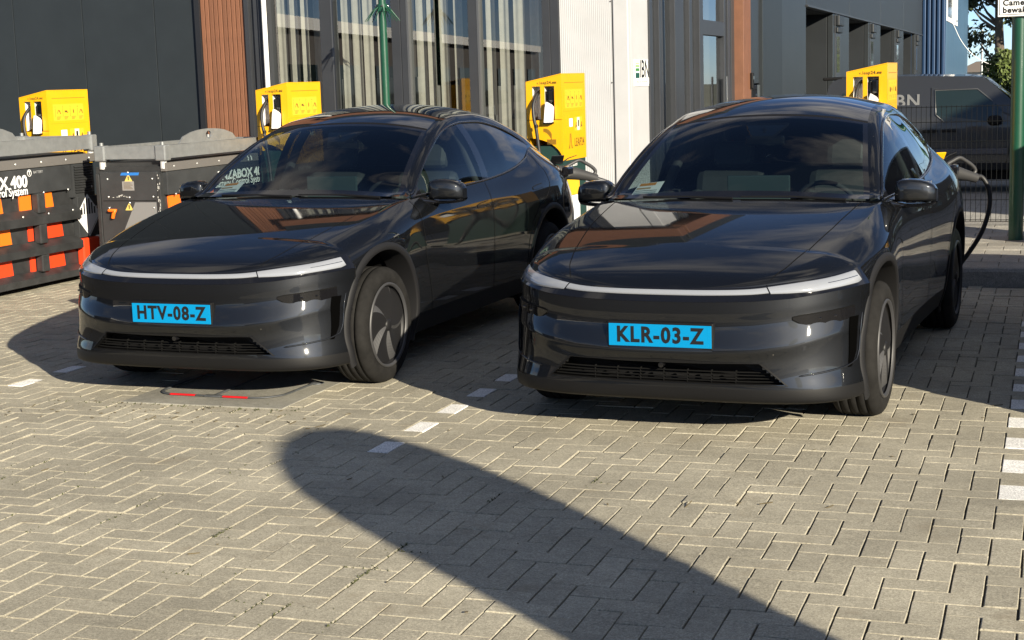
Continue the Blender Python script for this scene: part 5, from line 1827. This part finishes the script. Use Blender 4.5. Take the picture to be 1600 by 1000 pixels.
for (a, b), e in zip(rec, ends):
    sbox("lintel_panel", wallq, -.10, .012, a, e - .02, LZ, 5.9)
    sbox("lintel_trim", dtrim, -.10, .05, a - .02, e - .02, LZ - .04, LZ, .004)
    sbox("recess_back", wallp, -1.0, -.95, a, b, ZS, LZ - .045)
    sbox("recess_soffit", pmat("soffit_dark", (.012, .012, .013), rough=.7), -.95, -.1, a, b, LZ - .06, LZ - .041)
    sbox("recess_reveal", wallq, -.95, -.11, b, b + .05, ZS, LZ - .045)
    sbox("recess_reveal", wallq, -.95, -.11, a - .05, a - .0, ZS, LZ - .045)
    sbox("recess_window", pmat("pale_frame", (.45, .46, .45), rough=.4), -.95, -.925, a + .25, a + 1.05, .9, 1.72)
    MB().add([(-.92, a + .33, .98), (-.92, a + .97, .98), (-.92, a + .97, 1.64), (-.92, a + .33, 1.64)], [(0, 1, 2, 3)], M=SM).build("window_pane", facglass, bld)
    # pier with a tall narrow window under a roller-shutter box
    sbox("pier_panel", wallp, -.10, .01, b + .055, b + .45, ZS, LZ - .045)
    sbox("pier_panel", wallp, -.10, .01, b + 1.35, e - .02, ZS, LZ - .045)
    fr_ = sbox("pier_window", dtrim, -.10, .025, b + .45, b + 1.35, .55, LZ - .045)
    sbox("pier_panel", wallp, -.10, .008, b + .45, b + 1.35, ZS, .545)
    sbox("shutter_box", wallq, .025, .11, b + .47, b + 1.33, LZ - .30, LZ - .07, .02, parent=fr_)
    sbox("shutter_box", wallq, .025, .08, b + .47, b + 1.33, LZ - .45, LZ - .33, .02, parent=fr_)
    gl_ = MB().add([(.028, b + .62, 1.75), (.028, b + 1.18, 1.75), (.028, b + 1.18, 2.55), (.028, b + .62, 2.55)], [(0, 1, 2, 3)], M=SM).build("window_pane", pmat("far_glass", (.05, .06, .065), rough=.05, spec=1.0), fr_)
    MB().add([(.028, b + .62, .75), (.028, b + 1.18, .75), (.028, b + 1.18, 1.62), (.028, b + .62, 1.62)], [(0, 1, 2, 3)], M=SM).build("window_pane", MATS["far_glass"], fr_)
sbox("inner_mass", roomdark, -3.0, -1.02, 13.0, 45.2, ZS, 5.9)

# ---- things on and behind the facade
for k, (a, b) in enumerate(panes):
    lab = ["vertical blind behind the pane right of the white rain pipe", "vertical blind behind the green pole",
           "vertical blind in the pane right of the doubled window posts", "vertical blind in the pane next to the white wall panels"][k]
    r = empty("vertical_blind", (a, FY + .14, Z0), 0, lab, "window blind", "vertical blinds behind the glazing")
    nv = 4
    wv, pv = .118, .165
    rv_ = random.Random(30 + k)
    x = .02
    for q in range(nv):
        P = []
        for z in (0.14, HB - .7):
            P.append([(x + wv * t * (1 + .12 * math.sin(q * 2.3 + k)), .035 * math.sin(t * PI * (1 + .25 * math.sin(k * 3 + q))) + .012 * math.sin(t * 9 + q * 2 + k) , z) for t in np.linspace(0, 1, 9)])
        o = MB(); o.grid(P, True, flip=True); o.build("vane", blindm, r)
        x += pv + rv_.uniform(-.022, .022) + (.0 if q < nv - 2 else .02)
    MB().box(0, b - a, -.02, .03, HB - .7, HB - .62).build("head_rail", dtrim, r)
for a, b, z, lab in ((-8.52, -7.30, 1.86, "wide pale block standing in for a reflection at the green pole"), (-7.16, -6.98, 1.75, "narrow pale block standing in for a reflection right of the doubled posts"),
                     (-6.28, -5.72, 1.72, "pale block standing in for a reflection next to the white wall panels")):
    t = empty("reflection_block", ((a + b) / 2, FY + .55, Z0), 0, lab, "reflection stand-in", "blocks standing in for reflections in the glazing")  # added block, stands in for a pale reflection in the glass
    w_ = (b - a) / 2
    MB().box(-w_, w_, -.2, .2, 0, z - Z0, ch=.006).build("reflection_body", refl_wall, t)
    MB().box(-.003, .003, -.203, -.2, .06, z - Z0 - .06).build("reflection_joint", dtrim, t)
rp = empty("rain_pipe", (-9.03, FY - .10, Z0), 0, "white rain pipe between the timber slats and the glazing", "rain pipe")
MB().tube([(0, 0, 0), (0, 0, 6.2)], .030, 12).build("pipe", whitepl, rp)
for z in (1.0, 3.6): MB().tube([(0, .0, z), (0, .0, z + .04)], .036, 12).build("pipe_bracket", dtrim2, rp)

# company plate on the white corner
sg = empty("company_sign", SM @ Vector((0, .55, 1.82)), SA, "white wall plate with green bars and the letters IBN on the corner", "sign")
MB().box(.001, .010, -.345, .345, -.15, .15, ch=.002).build("sign_plate", pmat("sign_white", (.82, .82, .80), rough=.35), sg)
for z0, h, c in ((.105, .008, (.25, .42, .05)), (.070, .018, (.16, .32, .05)), (.022, .032, (.05, .20, .06)), (-.058, .060, (.01, .07, .05))):
    MB().box(.0095, .0112, -.30, -.12, z0, z0 + h).build("green_bar", pmat("sign_green_%d" % int(h * 1000), c, rough=.5), sg)
Mi = frame_m((.0105, .125, .035), (0, 1, 0), (0, 0, 1))
text("IBN", .285, plateink, Mi, sg, "lettering", extrude=.0006, sx=1.0, bold=.004)
text("INSTALLATIES  BOUW  NETWERK", .034, pmat("sign_grey", (.25, .27, .25), rough=.5), frame_m((.0105, 0, -.10), (0, 1, 0), (0, 0, 1)), sg, "lettering", extrude=.0006)
for y in (-.33, .33):
    for z in (-.135, .135): MB().lathe([(0, .004), (.006, .003), (.008, 0)], 8, M=frame_m((.010, y, z), (0, 1, 0), (0, 0, 1))).build("sign_screw", dtrim2, sg)
# wall box and reader beside the timber post
mb_ = empty("letter_box", SM @ Vector((.0, 7.22, 1.47)), SA, "black box fixed to the wall right of the timber post", "letter box")
MB().box(-.015, .16, -.24, .24, -.13, .13, ch=.01).build("box_body", blackplastic, mb_)
MB().box(.16, .164, -.2, .2, .05, .065).build("box_slot", gapmat, mb_); MB().lathe([(0, .008), (.014, .006), (.018, 0)], 10, M=frame_m((.16, .12, -.03), (0, 1, 0), (0, 0, 1))).build("box_lock", chrome, mb_)
ir = empty("door_intercom", SM @ Vector((.16, 6.84, 1.66)), SA, "slim black intercom on the edge of the timber post", "intercom")
MB().box(.0, .05, -.045, .045, -.11, .13, ch=.012).build("intercom_body", blackplastic, ir)
MB().box(.05, .053, -.02, .02, .03, .08).build("intercom_lens", glossblack, ir)

# ================================================================== blue hall further on
bb_ = pmat("blue_cladding", (0.020, 0.050, 0.115), rough=0.42, metal=.2, var=.08, vscale=1.5)
bb2m = pmat("blue_cladding_pale", (0.055, 0.12, 0.20), rough=0.42, metal=.2, var=.08, vscale=1.5)
blue = empty("blue_hall", (0, 0, 0), 0, "blue clad hall beyond the dark grey wall with an open white window", "building")
YB = 64.0
x0b, x1b = -5.05, -4.14
for k in range(5):
    w_ = (x1b - x0b) / 5
    MB().box(x0b + k * w_ + .025, x0b + (k + 1) * w_ - .03, YB - .16, YB, -.2, 9.5, ch=.03).build("cladding_rib", bb_, blue)
MB().box(x0b - 2, x1b - .02, YB, YB + .3, -.2, 9.5).build("end_wall", bb_, blue)
BS = Matrix.Translation((x1b, YB, 0)) @ Matrix.Rotation(math.radians(0.8), 4, 'Z')
n = 14
for k in range(n):
    MB().box(-.3, 0, .2 + k * 1.55, .2 + (k + 1) * 1.55 - .03, -.2, 9.5, M=BS, ch=.01).build("side_panel", bb2m, blue)
wf = MB().box(-.02, .03, .35, 9.3, 3.62, 6.4, M=BS, ch=.01).build("window_frame", whitepl, blue)
for a, b in ((.7, 4.0), (4.5, 6.2), (6.7, 8.95)):
    MB().box(.031, .036, a, b, 3.80, 6.25, M=BS).build("window_pane", pmat("hall_glass", (.06, .07, .075), rough=.1), wf)
MB().box(.04, .14, 6.3, 6.45, 3.8, 6.3, M=BS @ Matrix.Translation((0, 0, 0))).build("open_sash", whitepl, wf)
cb = empty("hanging_cable", (0, 0, 0), 0, "white cable hanging from the window of the blue hall to the white shed", "cable")
A_ = BS @ Vector((.08, 4.0, 3.6))
MB().tube(smooth_path([A_, A_ + Vector((.35, .2, -.75)), A_ + Vector((.85, .4, -1.35)), A_ + Vector((1.5, .6, -1.72)), A_ + Vector((2.2, .8, -1.85))], 6), .013, 6).build("cable", whitepl, cb)
sh = empty("white_shed", (-2.35, 68, -.12), 0, "low white shed roof beside the corner of the blue hall", "shed")
MB().box(-.75, 1.2, -1, 1, 0, 1.35).build("shed_wall", whitepl, sh)
m = MB(); m.prism([(-.9, 1.30), (1.35, 1.30), (1.35, 1.42), (.1, 1.80), (-.9, 1.42)], -1.2, 1.2, M=Matrix(((1, 0, 0, 0), (0, 0, 1, 0), (0, 1, 0, 0), (0, 0, 0, 1)))); m.build("shed_roof", whitew, sh)

# ================================================================== poles, fence, sign
polegreen = pmat("pole_green", (0.006, 0.055, 0.030), rough=0.38, coat=.2, var=.1, vscale=6)
p1 = empty("green_pole", (-7.17, 16.3, PAVE_Z), 0, "slim green pole with a collar of anti-climb spikes before the glazing", "pole")
MB().tube([(0, 0, 0), (0, 0, 5.2)], [.047, .040], 20).build("pole_shaft", polegreen, p1)
MB().tube([(0, 0, 2.44), (0, 0, 2.52)], .062, 16).build("spike_collar", polegreen, p1)
for k in range(12):
    a = 2 * PI * k / 12
    c, s = math.cos(a), math.sin(a)
    MB().tube([(.05 * c, .05 * s, 2.49), (.10 * c, .10 * s, 2.455), (.20 * c, .20 * s, 2.33)], [.008, .008, .003], 5).build("spike", polegreen, p1)
for k in range(4):
    a = 2 * PI * k / 4 + .4
    MB().lathe([(0, .02), (.010, .016), (.012, 0)], 8, M=frame_m((.062 * math.cos(a), .062 * math.sin(a), 2.50), (-math.sin(a), math.cos(a), 0), (0, 0, 1))).build("collar_bolt", chrome, p1)
p2 = empty("sign_pole", (-.335, 15.3, PAVE_Z), 0, "thick green pole before the wire fence carrying the camera notice", "pole")
MB().tube([(0, 0, 0), (0, 0, 4.6)], [.066, .064], 24).build("pole_shaft", polegreen, p2)
s2 = empty("camera_sign", (-.22, 15.21, 2.42), 0, "white notice with black border reading Camerabewaking on the thick green pole", "sign")
MB().box(-.305, .305, -.006, .006, -.205, .205, ch=.004).build("sign_plate", MATS["sign_white"], s2)
fr = MB()
for a in ((-.292, .292, -.190, -.184), (-.292, .292, .184, .190), (-.292, -.286, -.1838, .1838), (.286, .292, -.1838, .1838)):
    fr.box(a[0], a[1], -.0068, -.0062, a[2], a[3])
fr.build("sign_border", plateink, s2)
text("Camera", .074, plateink, frame_m((-.262, -.0066, -.082), (1, 0, 0), (0, 0, 1)), s2, "lettering", extrude=.0005, bold=.003, spacing=1.1, align='LEFT')
text("bewaking", .074, plateink, frame_m((-.262, -.0066, -.148), (1, 0, 0), (0, 0, 1)), s2, "lettering", extrude=.0005, bold=.003, spacing=1.1, align='LEFT')
for z in (-.1, .1): MB().tube([(-.115, .085, z), (-.115, .006, z)], .012, 8).build("sign_clamp", galv, s2)

wire = pmat("fence_wire", (0.008, 0.009, 0.010), rough=.7, spec=.1)
fe = empty("mesh_fence", (0, 16.6, PAVE_Z), 0, "dark welded mesh fence in front of the dark van", "fence")
fz0, fz1 = .045, 1.24
xf0, xf1 = -1.86, 3.2
vw = MB()
x = xf0
while x < xf1:
    vw.tube([(x, 0, fz0), (x, 0, fz1)], .0030, 5, caps=False); x += .05
tag(vw.build("upright_wires", wire, fe), kind="stuff")
for z in (.065, .27, .47, .67, .87, 1.07, 1.225):
    for d in (-.006, .006):
        MB().tube([(xf0, d, z), (xf1, d, z)], .0034, 5).build("cross_wire", wire, fe)
for x in (-1.86, .62, 3.1):
    MB().box(x - .025, x + .025, .012, .052, -.05, 1.28, ch=.004).build("fence_post", wire, fe)

# ================================================================== dark van behind the fence
vp = pmat("van_paint", (0.032, 0.034, 0.037), rough=.4, metal=.5, coat=.7, coat_rough=.06)
vanglass = pmat("van_glass", (.012, .02, .019), rough=.04, spec=.6)
van = empty("dark_van", (-3.42, 24.5, -.12), 0, "dark grey panel van with pale IBN lettering behind the mesh fence", "van")
prof = [(.04, .34), (.0, .60), (.0, .95), (.02, 1.35), (.08, 1.68), (.18, 1.765), (.60, 1.79), (1.4, 1.785), (2.2, 1.755), (2.42, 1.72), (2.78, 1.40), (3.02, 1.20), (3.4, 1.12), (4.0, 1.00), (4.30, .86), (4.42, .62), (4.40, .36)]
def vanin(z): return 0 if z < 1.0 else .10 * ((z - 1.0) / .78) ** 1.4
m = MB()
n = len(prof)
va = [(a, vanin(b), b) for a, b in prof]; vb = [(a, 1.78 - vanin(b), b) for a, b in prof]
# side skins are gridded so they curve inwards at the top
xs = np.linspace(.0, 4.42, 60)
tops = np.interp(xs, [p[0] for p in prof[4:15]], [p[1] for p in prof[4:15]])
tops[xs < .08] = np.interp(xs[xs < .08], [0, .02, .08], [1.2, 1.35, 1.68])
def side(y0, s):
    P = []
    for x, t in zip(xs, tops):
        P.append([(x, y0 + s * (vanin(z) + (.02 * math.cos((z - .75) * 2.5) * -1 + .02)), z) for z in np.linspace(.34, max(t, .36), 14)])
    return P
Ls, Rs = side(0, 1), side(1.78, -1)
m.grid(Ls, True, flip=False); m.grid(Rs, True, flip=True)
m.grid([[Ls[i][-1], tuple(np.add(Ls[i][-1], Rs[i][-1]) / 2 + np.array([0, 0, .025])), Rs[i][-1]] for i in range(len(xs))], True, flip=False)
m.add([Ls[0][k] for k in range(14)] + [Rs[0][k] for k in range(13, -1, -1)], [tuple(range(28))])
m.add([Ls[-1][k] for k in range(14)] + [Rs[-1][k] for k in range(13, -1, -1)], [tuple(range(27, -1, -1))])
m.build("van_body", vp, van)
def vpt(x, z, o=.004): return (x, vanin(z) + .02 - .02 * math.cos((z - .75) * 2.5) - o, z)
def vpoly(pts, name, mat, o=.005, parent=None):
    mm = MB(); f = [vpt(x, z, o) for x, z in pts]; b = [vpt(x, z, o - .012) for x, z in pts]; k = len(f)
    mm.add(f + b, [tuple(range(k))] + [(i, k + i, k + (i + 1) % k, (i + 1) % k) for i in range(k)])
    return mm.build(name, mat, parent or van)
fd = vpoly([(1.66, .38), (2.70, .38), (2.86, 1.0), (2.80, 1.17), (2.36, 1.62), (1.62, 1.62)], "front_door", vp, .004)
vpoly([(1.83, 1.08), (1.70, 1.19), (1.68, 1.56), (2.30, 1.565), (2.52, 1.38), (2.53, 1.07)], "side_window", vanglass, .008, fd)
vpoly([(2.555, 1.08), (2.555, 1.35), (2.66, 1.24), (2.71, 1.10)], "quarter_window", vanglass, .008, fd)
MB().tube([vpt(x, z, .010) for x, z in ((1.83, 1.08), (1.70, 1.19), (1.68, 1.56), (2.30, 1.565), (2.52, 1.38))], .010, 6).build("window_trim", dtrim2, fd)
for hx in (1.62, 1.90): MB().box(hx - .11, hx + .11, -.045, .02, .93, .97, ch=.012).build("door_handle", blackplastic, fd)
MB().tube([vpt(1.625, z, .006) for z in (.40, .8, 1.2, 1.60)], .005, 5).build("door_gap", gapmat, fd)
MB().tube([vpt(x, z, .006) for x, z in ((2.71, .40), (2.86, .98), (2.80, 1.16))], .005, 5).build("door_gap", gapmat, fd)
MB().tube([vpt(.55, z, .006) for z in (.42, .8, 1.2, 1.62)], .005, 5).build("door_gap", gapmat, van)
MB().box(.75, 2.75, -.030, .03, .58, .68, ch=.02).build("rub_strip", pmat("van_trim", (.07, .07, .075), rough=.5), van)
MB().box(.65, 3.2, -.012, .05, .34, .46, ch=.02).build("sill", blackplastic, van)
mr = MB().box(2.46, 2.66, -.24, -.03, 1.03, 1.17, ch=.05); mr.build("door_mirror", blackplastic, van)
ws_ = MB().add([(2.40, .14, 1.735), (2.40, 1.64, 1.735), (3.03, 1.68, 1.215), (3.03, .10, 1.215)], [(0, 3, 2, 1)]); ws_.build("windscreen", vanglass, van)
vpoly([(.22, 1.12), (.30, 1.55), (.52, 1.55), (.52, 1.10)], "rear_side_window", vanglass, .008)
MB().box(-.02, .30, .18, 1.6, 1.75, 1.80, ch=.02).build("roof_spoiler", blackplastic, van)
for x in (.85, 3.53):
    for y, s in ((.11, -1), (1.67, 1)):
        w = MB().lathe([(.0, .075), (.08, .08), (.20, .07), (.21, .085), (.29, .09), (.315, .06), (.315, -.09), (.2, -.09)], 32, M=Matrix.Translation((x, y, .315)) @ Euler((PI / 2 if s < 0 else -PI / 2, 0, 0)).to_matrix().to_4x4()).build("wheel", rubber, van)
MB().box(.1, 4.3, .12, 1.66, .20, .40).build("underbody", gapmat, van)
text("IBN", .27, pmat("van_lettering", (.15, .155, .16), rough=.5), frame_m(vpt(1.24, 1.40, .006), (1, 0, 0), (0, .05, 1)), van, "lettering", extrude=.001, bold=.006, spacing=1.1)

# ================================================================== trees, hedge, lamp
leafA = pmat("leaf_olive", (0.055, 0.070, 0.028), rough=.7, island=.45)
leafB = pmat("leaf_green", (0.075, 0.105, 0.022), rough=.65, island=.45)
bark = pmat("bark", (.10, .08, .06), rough=.9, var=.3, vscale=8, bump=.4, bscale=30)
def tree(label, loc, h, cr, czs, nleaf, lmat, seed, name="leafy_tree", leaf=.16):
    rt = random.Random(seed)
    r = empty(name, loc, 0, label, "tree")
    tk = MB()
    tk.tube([(0, 0, -.2), (.05, 0, h * .25), (-.06, .05, h * .5), (.04, 0, h * .85)], [h * .030, h * .024, h * .017, h * .005], 10)
    clumps = []
    for k in range(26):
        a = rt.uniform(0, 2 * PI); z = czs + (h - czs) * rt.uniform(.03, .97)
        f = (z - czs) / (h - czs)
        rad = cr * math.sqrt(max(.08, 1 - (f * 1.7 - .75) ** 2)) * rt.uniform(.35, 1.0)
        c = Vector((rad * math.cos(a), rad * math.sin(a), z))
        clumps.append((c, cr * rt.uniform(.22, .42)))
        z0 = max(h * .18, z - rad * .8 - .3)
        tk.tube([(0, 0, min(z0, h * .8)), tuple(c * .55 + Vector((0, 0, z0 * .40))), tuple(c)], [h * .010, h * .006, .01], 6)
    tk.build("trunk", bark, r)
    cr_ = MB()
    for k in range(nleaf):
        c, s = rt.choice(clumps)
        v = Vector((rt.gauss(0, 1), rt.gauss(0, 1), rt.gauss(0, .75)))
        v = v.normalized() * s * (rt.random() ** .5)
        p = c + v
        u = Vector((rt.gauss(0, 1), rt.gauss(0, 1), rt.gauss(0, 1))).normalized(); w = u.orthogonal().normalized()
        l = leaf * rt.uniform(.6, 1.3)
        cr_.add([p - u * l, p + w * l * .55, p + u * l, p - w * l * .55], [(0, 1, 2, 3)])
    cr_.build("crown", lmat, r)
tree("tall olive tree between the blue hall and the camera notice", (-2.95, 88, -.3), 11.0, 2.5, 1.9, 6500, leafA, 1)
tree("second olive tree farther right behind the green sign pole", (.2, 84, -.3), 10.0, 2.4, 1.7, 5500, leafA, 4)
rh = random.Random(9)
hd = empty("leafy_bush", (-1.45, 66, -.12), 0, "bright green bush in front of the olive tree, left of the sign pole", "bush")
hb = MB()
for k in range(6500):
    a = rh.uniform(0, 2 * PI); z = 2.55 * rh.random() ** .7
    w_ = 1.25 * math.sqrt(max(.05, 1 - (z / 2.8) ** 3)) * (1 + .18 * math.sin(a * 5 + z * 3) + .10 * math.sin(a * 11))
    rr_ = w_ * (.72 + .32 * rh.random())
    p = Vector((rr_ * math.cos(a), rr_ * math.sin(a) * .8, z))
    u = Vector((rh.gauss(0, 1), rh.gauss(0, 1), rh.gauss(0, 1))).normalized(); q = u.orthogonal().normalized(); l = .085 * rh.uniform(.6, 1.3)
    hb.add([p - u * l, p + q * l * .6, p + u * l, p - q * l * .6], [(0, 1, 2, 3)])
hb.build("crown", leafB, hd)
st = MB()
for k in range(5): st.tube([(0, 0, -.1), (.25 * math.cos(k), .2 * math.sin(k), .9), (.6 * math.cos(k * 1.3), .5 * math.sin(k * 1.3), 2.0)], [.05, .035, .012], 6)
st.build("trunk", bark, hd)
lp = empty("street_lamp", (-5.55, 128, -.3), 0, "thin grey street lamp right of the corner of the blue hall", "street lamp")
MB().tube([(0, 0, 0), (0, 0, 4.95), (-.25, 0, 5.1), (-.75, 0, 5.14)], [.10, .075, .06, .05], 8).build("lamp_post", galv, lp)
MB().box(-1.5, -.7, -.14, .14, 5.08, 5.20, ch=.04).build("lamp_head", dtrim2, lp)
fh = empty("far_house", (-2.0, 140, -.3), 0, "pale house wall seen low between the trees", "house")
MB().box(-6, 14, 0, 8, 0, 1.7).build("house_wall", whitew, fh); m = MB(); m.prism([(-6.4, 1.7), (14.4, 1.7), (12.5, 2.6), (-4.5, 2.6)], -.4, 8.4, M=Matrix(((1, 0, 0, 0), (0, 0, 1, 0), (0, 1, 0, 0), (0, 0, 0, 1)))); m.build("house_roof", pmat("roof_tile_grey", (.12, .10, .09), rough=.8), fh)

# ================================================================== what stands behind the camera
fl = empty("beach_flag", (0, 0, 0), 0, "round-topped flag standing outside the picture, its long shadow lying on the pavers", "flag")
SV = Vector((SUN_SX, SUN_SY, 0)); ACR = Vector((-SUN_SY, SUN_SX, 0)).normalized()
FB = Vector((2.645, 1.483, 0))
ol = [(-.36, 1.25), (-.424, 1.64), (-.455, 1.774), (-.505, 1.92), (-.553, 2.083), (-.609, 2.309), (-.642, 2.478), (-.637, 2.642), (-.617, 2.80), (-.567, 2.925), (-.454, 3.010), (-.289, 3.030), (-.114, 2.974), (.0, 2.90), (.083, 2.835), (.182, 2.709), (.237, 2.575), (.253, 2.444), (.267, 2.286), (.272, 2.098), (.275, 1.966), (.278, 1.849), (.285, 1.25)]
MF = Matrix(((ACR.x, 0, SV.normalized().x, FB.x), (ACR.y, 0, SV.normalized().y, FB.y), (0, 1, 0, 0), (0, 0, 0, 1)))
MB().prism(ol, -.012, .012, M=MF).build("flag_cloth", pmat("flag_fabric", (.10, .25, .14), rough=.8), fl)
MB().tube([MF @ Vector((-.15, 0, .03)), MF @ Vector((-.15, 2.85, .03))], .022, 8).build("flag_pole", galv, fl)
MB().box(-.35, .35, -.35, .35, 0, .05, M=Matrix.Translation(MF @ Vector((-.15, 0, .03)))).build("flag_foot", blackplastic, fl)
oh = empty("opposite_hall", (0, 0, 0), 0, "dark hall with a white roof edge across the car park, mirrored in the glazing", "building")
d_ = (Vector((-26.3, -46.5, 0)) - Vector((-18.2, -.4, 0))).normalized(); nrm_ = Vector((d_.y, -d_.x, 0))
if nrm_.x > 0: nrm_ = -nrm_
MO = Matrix(((d_.x, nrm_.x, 0, -18.2), (d_.y, nrm_.y, 0, -.4), (0, 0, 1, 0), (0, 0, 0, 1)))
MB().box(0, 48, .3, 14, 0, 3.3, M=MO).build("hall_wall", pmat("hall_brown", (.07, .06, .055), rough=.7, var=.2, vscale=.6), oh)
MB().box(-.2, 46.8, 0, 14.2, 3.3, 3.62, M=MO).build("roof_edge", whitepl, oh)
for k in range(10): MB().box(2 + k * 4.6, 4.6 + k * 4.6, .24, .30, .8, 2.4, M=MO).build("hall_window", vanglass, oh)
fr2 = empty("rear_hall", (0, 0, 0), 0, "long low hall behind the photographer, mirrored in the bumpers", "building")
MB().box(-14, 60, -62, -48, 0, 5.2).build("hall_wall", pmat("hall_grey", (.16, .155, .15), rough=.7), fr2)
MB().box(-14.2, 60.2, -62.2, -47.8, 5.2, 5.6).build("roof_edge", dtrim, fr2)

eh = empty("east_hall", (0, 0, 0), 0, "brown brick hall outside the picture, mirrored in the side of the right car", "building")
MB().box(9, 24, 13, 62, -.2, 5.6).build("hall_wall", pmat("brick_brown", (.085, .060, .045), rough=.8, var=.2, vscale=2), eh)
MB().box(8.9, 24.2, 12.9, 62.2, 5.6, 5.9).build("roof_edge", dtrim, eh)
for k in range(8): MB().box(8.95, 9.0, 16 + k * 5.5, 18.4 + k * 5.5, .9, 3.0).build("hall_window", vanglass, eh)
# parking permits lying behind the windscreens, low on the passenger side
for key, lab in (("A", "parking permit card with an orange band behind the windscreen of the left car"), ("B", "parking permit card with an orange band behind the windscreen of the right car")):
    P = [car_pt(key, -.70, -.660, 1.075), car_pt(key, -.70, -.500, 1.083), car_pt(key, -.815, -.485, 1.155), car_pt(key, -.815, -.640, 1.140)]
    pe = empty("permit_card", P[0], 0, lab, "permit card", "permit cards behind the windscreens")
    Q = [p - P[0] for p in P]
    n = (Q[1] - Q[0]).cross(Q[3] - Q[0]).normalized()
    def quad(u0, u1, v0, v1, o, name, mat, par):
        f = lambda u, v: Q[0] * (1 - u) * (1 - v) + Q[1] * u * (1 - v) + Q[2] * u * v + Q[3] * (1 - u) * v + n * o
        return MB().add([f(u0, v0), f(u1, v0), f(u1, v1), f(u0, v1)], [(0, 1, 2, 3)]).build(name, mat, par)
    quad(0, 1, 0, 1, 0, "card", decalwhite, pe)
    quad(.08, .72, .74, .95, .002, "orange_band", decalorange, pe)
    quad(.05, .60, .48, .60, .002, "printed_line", pmat("print_tan", (.40, .25, .12), rough=.6), pe)
    quad(.05, .9, .33, .37, .002, "printed_line", plateink, pe)
    quad(.05, .9, .10, .26, .002, "printed_line", pmat("print_pale", (.35, .38, .38), rough=.6), pe)
